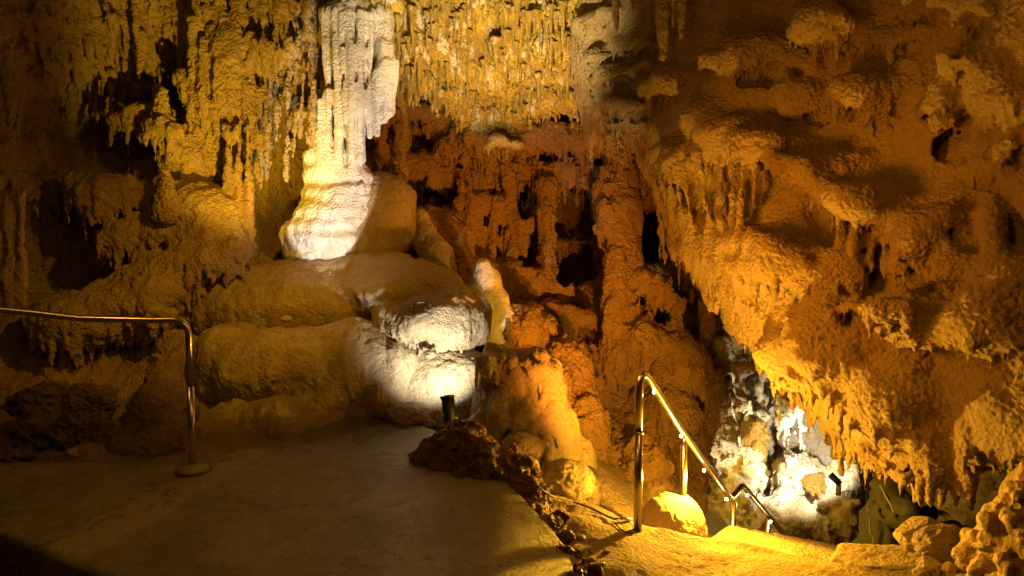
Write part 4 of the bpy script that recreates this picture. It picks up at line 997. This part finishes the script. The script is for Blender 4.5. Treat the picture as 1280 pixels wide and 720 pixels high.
# ------------------------------------------------------------------ SPOTLIGHTS AND CABLE
sb = onz(560,544,0); sb = at(560,541,5.45)
sp = empty('floor_spotlight', tuple(sb)); tag(sp, 'black cylindrical spotlight on a round grey base at the edge of the path', 'spotlight')
tube('base', [sb+np.array([0,0,z]) for z in (-.02,.03,.045,.047)], .06, M_grey, sp, 26, tap=[.062,.064,.060,.05])
tube('bracket', [sb+np.array([0,0,.04]), sb+np.array([.012,0,.12])], .018, M_black, sp, 12)
h0 = sb+np.array([.02,0,.085]); h1 = sb+np.array([-.01,.07,.265])
tube('housing', [h0, h0*.9+h1*.1, h0*.6+h1*.4, h1], .05, M_black, sp, 24, tap=[.026,.040,.047,.052])
ax_ = (h1-h0)/np.linalg.norm(h1-h0)
tube('lens', [h1-ax_*.012, h1-ax_*.004], .045, simple('lit_lens', (1,.97,.9), .2, emit=(1,.93,.82), est=6), sp, 24)
tube('rim', [h1-ax_*.012, h1+ax_*.004], .054, M_black, sp, 24, tap=[.055,.0555])
tube('pivot_bolt', [h0+np.array([-.055,.01,.03]), h0+np.array([.055,.01,.03])], .009, M_grey, sp, 10)
for sx_ in (-1,1): tube('yoke_arm', [sb+np.array([.02+sx_*.03,.0,.045]), h0+np.array([sx_*.048,.01,.0]), h0+np.array([sx_*.048,.01,.045])], .007, M_black, sp, 8)
fs = at(1044,600,8.2); s2 = empty('chamber_spotlight', tuple(fs)); tag(s2, 'dark spotlight in the lower chamber aimed at the white flowstone', 'spotlight')
tube('housing', [fs+np.array([.05,-.03,-.04]), fs+np.array([-.04,.05,.05])], .04, M_black, s2, 20, tap=[.035,.042])
tube('base', [fs+np.array([.04,0,-.18]), fs+np.array([.04,0,-.02])], .03, M_grey, s2, 14)
cpts = [(672,608),(690,620),(715,631),(740,640),(760,650),(768,653),(774,652),(780,652)]
zz = [.02,-.08,-.15,-.21,-.27,-.275,-.26,-.25]
cw = []
for (px,py),z in zip(cpts, zz): cw.append(ong(px,py,.022) if px > 700 else onz(px,py,z+.045))
cs_ = []
for i in range(len(cw)-1):
    p0 = cw[max(i-1,0)]; p1 = cw[i]; p2 = cw[i+1]; p3 = cw[min(i+2,len(cw)-1)]
    for t in np.linspace(0,1,7)[:-1]: cs_.append(.5*((2*p1)+(-p0+p2)*t+(2*p0-5*p1+4*p2-p3)*t*t+(-p0+3*p1-3*p2+p3)*t**3))
cs_.append(cw[-1])
cb = tube('cable', cs_, .0055, M_cable); tag(cb, 'black cable trailing from the round boulder to the foot of the handrail post', 'cable')
for a, b in [((779,645),(795,646))]:
    pl_ = tube('connector', [ong(a[0]-2,a[1]+6,.016), ong(b[0]-6,b[1]+6,.016)], .010, M_plug, None, 12); pl_.parent = cb; pl_.location = tuple(np.array(pl_.location)-np.array(cb.location))
loose = tube('cable', [ong(x,y,.012) for x, y in ((768,655),(772,660),(776,664),(782,667),(791,669))], .0045, M_cable); tag(loose, 'short loose end of black cable on the landing by the post foot', 'cable')

# ------------------------------------------------------------------ PERSON
pz = at(1104,650,5.55); px0, py0 = pz[0], pz[1]; hz = -1.02
per = empty('person', (px0,py0,-1.9)); tag(per, 'person in a dark olive jacket leaning on the rocks below the hanging wall, head hidden', 'person')
def P3(x,y,z): return np.array([px0+x, py0+y, z])
def torso(m, g, k=.06):
    m.ell(P3(-.02,0,hz), (.15+g,.18+g,.14+g), k); m.ell(P3(-.01,0,hz+.18), (.135+g,.165+g,.18+g), k); m.ell(P3(.04,0,hz+.38), (.145+g,.20+g,.17+g), k)
sho = [P3(.06,-.2,-.55), P3(.06,.2,-.55)]; elb = [P3(.24,-.24,-.79), P3(.26,.24,-.78)]; wri = [P3(.46,-.16,-.70), P3(.46,.16,-.70)]
bd = Fd((px0-.45,py0-.45,-1.98), (px0+.75,py0+.45,.1), .014)
torso(bd, -.03)
for s in (0,1):
    bd.chain([sho[s], elb[s]], [.045,.036], .04); bd.chain([elb[s], wri[s]], [.034,.026], .02)
    sg = -1 if s == 0 else 1
    bd.chain([P3(-.02,sg*.09,hz-.04), P3(.03,sg*.1,-1.45), P3(-.02,sg*.1,-1.82)], [.095,.065,.045], .04)
    bd.cone(P3(-.04,sg*.1,-1.86), P3(.16,sg*.1,-1.88), .045, .035, .03)
    h = wri[s]; bd.ell(h+np.array([.05,0,0]), (.05,.04,.02), .015)
    for f_ in range(4): bd.chain([h+np.array([.08,(-.03+.02*f_),0]), h+np.array([.12,(-.033+.021*f_),.0]), h+np.array([.15+.01*(f_ in (1,2)),(-.033+.021*f_),-.02])], [.009,.0085,.007], .004)
    bd.chain([h+np.array([.02,-sg*.03,0]), h+np.array([.06,-sg*.06,0]), h+np.array([.09,-sg*.065,-.01])], [.011,.01,.008], .006)
bd.cone(P3(.08,0,-.50), P3(.13,0,-.36), .06, .055, .03)
hc = P3(.16,0,-.25); bd.ell(hc, (.095,.075,.12), .03); bd.cone(hc+np.array([.09,0,0]), hc+np.array([.11,0,-.025]), .012, .017, .01)
bd.cone(hc+np.array([.07,-.02,-.07]), hc+np.array([.07,.02,-.07]), .014, .014, .01)
for sg in (-1,1): bd.ell(hc+np.array([0,sg*.075,0]), (.02,.012,.032), .008)
V, Q = bd.mesh(); zc = V[Q].mean(1); mi = np.where(zc[:,2] < -.98, 1, 0)
build('body', V, Q, None, per, mats=[M_skin, M_trous], midx=mi)
jk = Fd((px0-.45,py0-.5,-1.35), (px0+.75,py0+.5,-.3), .014)
torso(jk, .02); jk.cone(P3(-.03,0,hz), P3(-.05,0,hz-.08), .19, .19, .05)
for s in (0,1): jk.chain([sho[s], elb[s]], [.085,.068], .015); jk.chain([elb[s], wri[s]], [.066,.05], .02)
jk.cone(P3(.02,0,-.50), P3(.02,0,-.44), .11, .12, .05)
jk.noise((.12,.12,.06), .045, 370); jk.noise((.05,.05,.10), .012, 371, 'pillow')
for L_ in ([(1092,622),(1104,642),(1118,664),(1128,672)],[(1102,652),(1106,672),(1104,688)],[(1086,640),(1093,662),(1091,684)],[(1112,632),(1124,646),(1136,652)]):
    jk.chain([jk.hit(x, y, -.004, 4.5, 6.5) for x, y in L_], [.008,.017,.015,.006][:len(L_)], .016, cut=True)
    jk.chain([jk.hit(x+5, y-3, -.012, 4.5, 6.5) for x, y in L_], [.012,.022,.020,.010][:len(L_)], .02)
jk.build('jacket', M_jack, per, sub=1)
def onj(L_, off=.004): return [jk.hit(x, y, off, 4.5, 6.5) for x, y in L_]
hh = Fd(hc-.2, hc+.2, .012); hh.ell(hc+np.array([-.02,0,.025]), (.10,.085,.115), .02); hh.ell(hc+np.array([.09,0,-.05]), (.07,.09,.09), .02, cut=True)
hh.build('hair', M_black, per, sub=0)
tube('drawstring', onj([(1083,618),(1084,634),(1087,650),(1087,664),(1092,676),(1088,688)]), .004, M_trim, per, 8)
tube('hood_edge', onj([(1100,606),(1106,618),(1113,630),(1117,641)]), .008, M_trim, per, 8)

# ------------------------------------------------------------------ STALACTITES
protos = []
for s in range(6):
    o = lathe_cone('stalactite', (0,0,0), (0,0,-1), .085, .012, M_stal, seed=80+s, n=9, m=14, wob=.22, flare=1.5); protos.append(o)
protos2 = []
for s in range(4):
    o = lathe_cone('stalactite', (0,0,0), (0,0,-1), .085, .012, M_stal2, seed=90+s, n=9, m=14, wob=.22, flare=1.5); protos2.append(o)
used = set()
def stal(pr, p, L, r, label, group):
    k = int(rng.randint(len(pr))); src = pr[k]
    if src.name not in used: used.add(src.name); o = src
    else: o = src.copy(); C.objects.link(o)
    o.location = tuple(p); s = r/.085; o.scale = (s, s, L); o.rotation_euler = ((rng.rand()-.5)*.06, (rng.rand()-.5)*.06, rng.rand()*6.28)
    tag(o, label, 'stalactite', group)
for i in range(190):
    px = 478+rng.rand()*245; py = -10+rng.rand()*115
    if px < 500 and py > 70: py -= 50
    L = .08+.42*rng.rand()**2.2; r = .012+.03*rng.rand()**1.6
    if rng.rand() < .10: L *= 1.3; r *= 1.8
    p = K.hit(px, py, .035)+np.array([0,0,.07])
    stal(protos, p, L, r, 'short ochre stalactite among the many packed on the yellow ceiling above the recess', 'stalactites on the yellow ceiling')
for i in range(70):
    t = i/69; px = 492+t*245; py = np.interp(px,[492,560,600,640,690,740],[102,122,140,140,122,130])-8
    p = K.hit(px+rng.rand()*8-4, py-14+rng.rand()*16, .02)+np.array([0,0,.04])
    stal(protos, p, .08+.30*rng.rand()**2, .012+.026*rng.rand()**1.5, 'ochre stalactite fringing the lower edge of the yellow ceiling', 'stalactites along the ceiling edge')
for px, py, L, r, lb in [(602,138,.38,.022,'longer straight stalactite dangling from the ceiling edge, left of the lit knob'),(617,134,.34,.016,'thin soda straw stalactite dangling just right of the longer straight one'),(664,150,.12,.014,'lone short straw under the ceiling edge above the rusty shelf')]:
    stal(protos, at(px,py,8.6), L, r, lb, None)
for i in range(30):
    px = 590+rng.rand()*205; py = 196+rng.rand()*28
    stal(protos2, B.hit(px,py,.02)+np.array([0,0,.04]), .12+.26*rng.rand(), .016+.014*rng.rand(), 'thin rusty stalactite hanging from the red shelf of the recess', 'stalactites under the red shelf')
for px, py0_, py1_, r, lb in [(828,-30,76,.075,'long pale stalactite hanging in front of the wall at the top of the picture'),(852,-30,50,.06,'shorter stalactite just right of the long pale one'),(841,-30,35,.04,'thin stalactite between the long pale one and the shorter one')]:
    a = at(px,py0_,6.0); b = at(px,py1_,6.0)
    o = lathe_cone('stalactite', a, b, r, r*.45, M_right, seed=int(px), n=18, m=30, wob=.12); tag(o, lb, 'stalactite')
for px, y0, y1, r, lb in [(770,-30,40,.05,'dull stalactite high between the yellow ceiling and the long pale one')]:
    o = lathe_cone('stalactite', at(px,y0,6.6), at(px,y1,6.6), r, r*.4, M_right, seed=3, n=14, m=20); tag(o, lb, 'stalactite')
kn = mound('dripping_lump', tuple(at(625,180,8.6)-.5), tuple(at(625,180,8.6)+.5), .016, [(622,176,8.55,(.13,.16,.09)),(640,182,8.65,(.16,.2,.06)),(612,182,8.5,(.08,.1,.05))], M_mound, 'small pale knob with a dripping fringe below the ceiling edge', 'rock formation', k=.05,
  noises=((.1,.01,'n'),), extra=lambda m: curtain(m, [at(607,182,8.5), at(622,186,8.42), at(640,188,8.45)], 12, .16, .018, .015))

# ------------------------------------------------------------------ LIGHTS
AMB = (1,.48,.05); ORG = (1,.33,.025); WHT = (1,.93,.82); GLD = (1,.56,.045)
def spot(name, loc, to, W_, col, ang=60, blend=.5, r=.05, roll=0, sx=1):
    l = bpy.data.lights.new(name, 'SPOT'); l.energy = W_; l.color = col; l.spot_size = math.radians(ang); l.spot_blend = blend; l.shadow_soft_size = r
    o = bpy.data.objects.new(name, l); C.objects.link(o); o.location = tuple(loc)
    from mathutils import Vector
    q = (Vector(tuple(to))-Vector(tuple(loc))).to_track_quat('-Z','Y')
    from mathutils import Quaternion
    o.rotation_euler = (q @ Quaternion((0,0,1), math.radians(roll))).to_euler(); o.scale = (sx,1,1); return o
def point(name, loc, W_, col, r=.05):
    l = bpy.data.lights.new(name, 'POINT'); l.energy = W_; l.color = col; l.shadow_soft_size = r
    o = bpy.data.objects.new(name, l); C.objects.link(o); o.location = tuple(loc); return o
# white floor spotlight, washing up over the mounds
spot('spot_lamp_or_fill', h1+(h1-h0)*.12, at(535,395,6.7), 112, WHT, 100, 1.0, .02)
# white flood on the column: an oval beam leaning with it, then an added spot imitating its spill on the dome
spot('spot_lamp_or_fill', at(520,470,5.2), at(416,170,7.6), 430, (1,.92,.79), 44, .10, .02, roll=-17, sx=.42)
spot('spot_lamp_or_fill', at(540,430,5.4), at(437,362,7.2), 75, WHT, 10, .6, .02, roll=35, sx=.5)
spot('spot_lamp_or_fill', at(640,440,5.4), at(603,345,7.2), 60, WHT, 8, .3, .02)  # added tight beam to whiten the stalagmite tip, no fixture
spot('spot_lamp_or_fill', at(600,250,5.2), at(620,-30,8.1), 1000, (1,.74,.28), 62, .9, .03)
spot('spot_lamp_or_fill', at(700,330,5.2), at(768,160,6.8), 60, (1,.70,.26), 17, .8, .03)  # extra narrow spot added to brighten the cream drips
# gold lamp low by the left draperies
spot('spot_lamp_or_fill', at(340,330,5.7), at(310,110,7.9), 480, (1,.57,.025), 66, .9, .04)
spot('spot_lamp_or_fill', at(420,60,4.8), at(300,370,7.0), 190, (1,.46,.02), 75, .9, .06)  # overhead gold fill added for the mounds, no fixture
# orange in the recess
spot('spot_lamp_or_fill', at(835,600,4.6), at(640,260,9), 490, ORG, 66, .9, .05)
point('lamp', at(800,520,6.0), 3, ORG, .06)
point('lamp', at(640,215,7.6), 12, ORG, .06)  # added unseen point lifting the upper recess
# orange light on the hanging wall
spot('spot_lamp_or_fill', at(700,350,4.3), at(980,350,5.2), 200, (1,.33,.01), 105, .9, .30)
point('lamp', at(960,-20,3.0), 30, (1,.33,.01), .30)  # frontal fill added to light the tops of the lobes
spot('spot_lamp_or_fill', at(880,690,4.3), at(985,465,5.3), 420, (1,.38,.014), 62, .9, .10)
# low lamp behind the landing
point('lamp', at(872,594,4.95), 230, (1,.50,.03), .02)
# unseen fill spots added over the landing and toward the knobbly rock
spot('spot_lamp_or_fill', at(960,560,4.1), at(980,700,4.0), 38, (1,.48,.02), 120, .9, .05)
spot('spot_lamp_or_fill', at(980,590,3.7), at(1230,670,3.2), 60, (1,.42,.02), 70, .9, .05)
# far chamber
spot('spot_lamp_or_fill', fs+np.array([-.15,.15,.15]), at(985,560,9.8), 300, (1,.84,.55), 95, .6, .04)
spot('spot_lamp_or_fill', at(930,650,8.2), at(905,500,9.0), 100, (1,.80,.45), 60, .8, .04)  # second spot added to brighten the left of the opening, no fixture
point('lamp', at(935,560,8.9), 20, (1,.58,.04), .05)
# added dim fill points over the near path and left, no lamps there
point('lamp', (-.6,2.4,2.5), 21, (1,.58,.10), .1)
point('lamp', (-2.6,3.9,1.9), 9, (1,.46,.04), .1)
for px,py,Y in leds[:6]: point('led', at(px,py,Y-.06)+np.array([0,0,-.03]), 1.0, (1,.6,.15), .008)

w = bpy.data.worlds.new('World'); sc.world = w; w.use_nodes = True
bg = w.node_tree.nodes['Background']; bg.inputs[0].default_value = (.05,.02,.004,1); bg.inputs[1].default_value = .1
sc.view_settings.view_transform = 'Standard'; sc.view_settings.look = 'None'; sc.view_settings.exposure = .15; sc.view_settings.gamma = 1
sc.cycles.max_bounces = 5; sc.cycles.diffuse_bounces = 3; sc.cycles.sample_clamp_indirect = 4
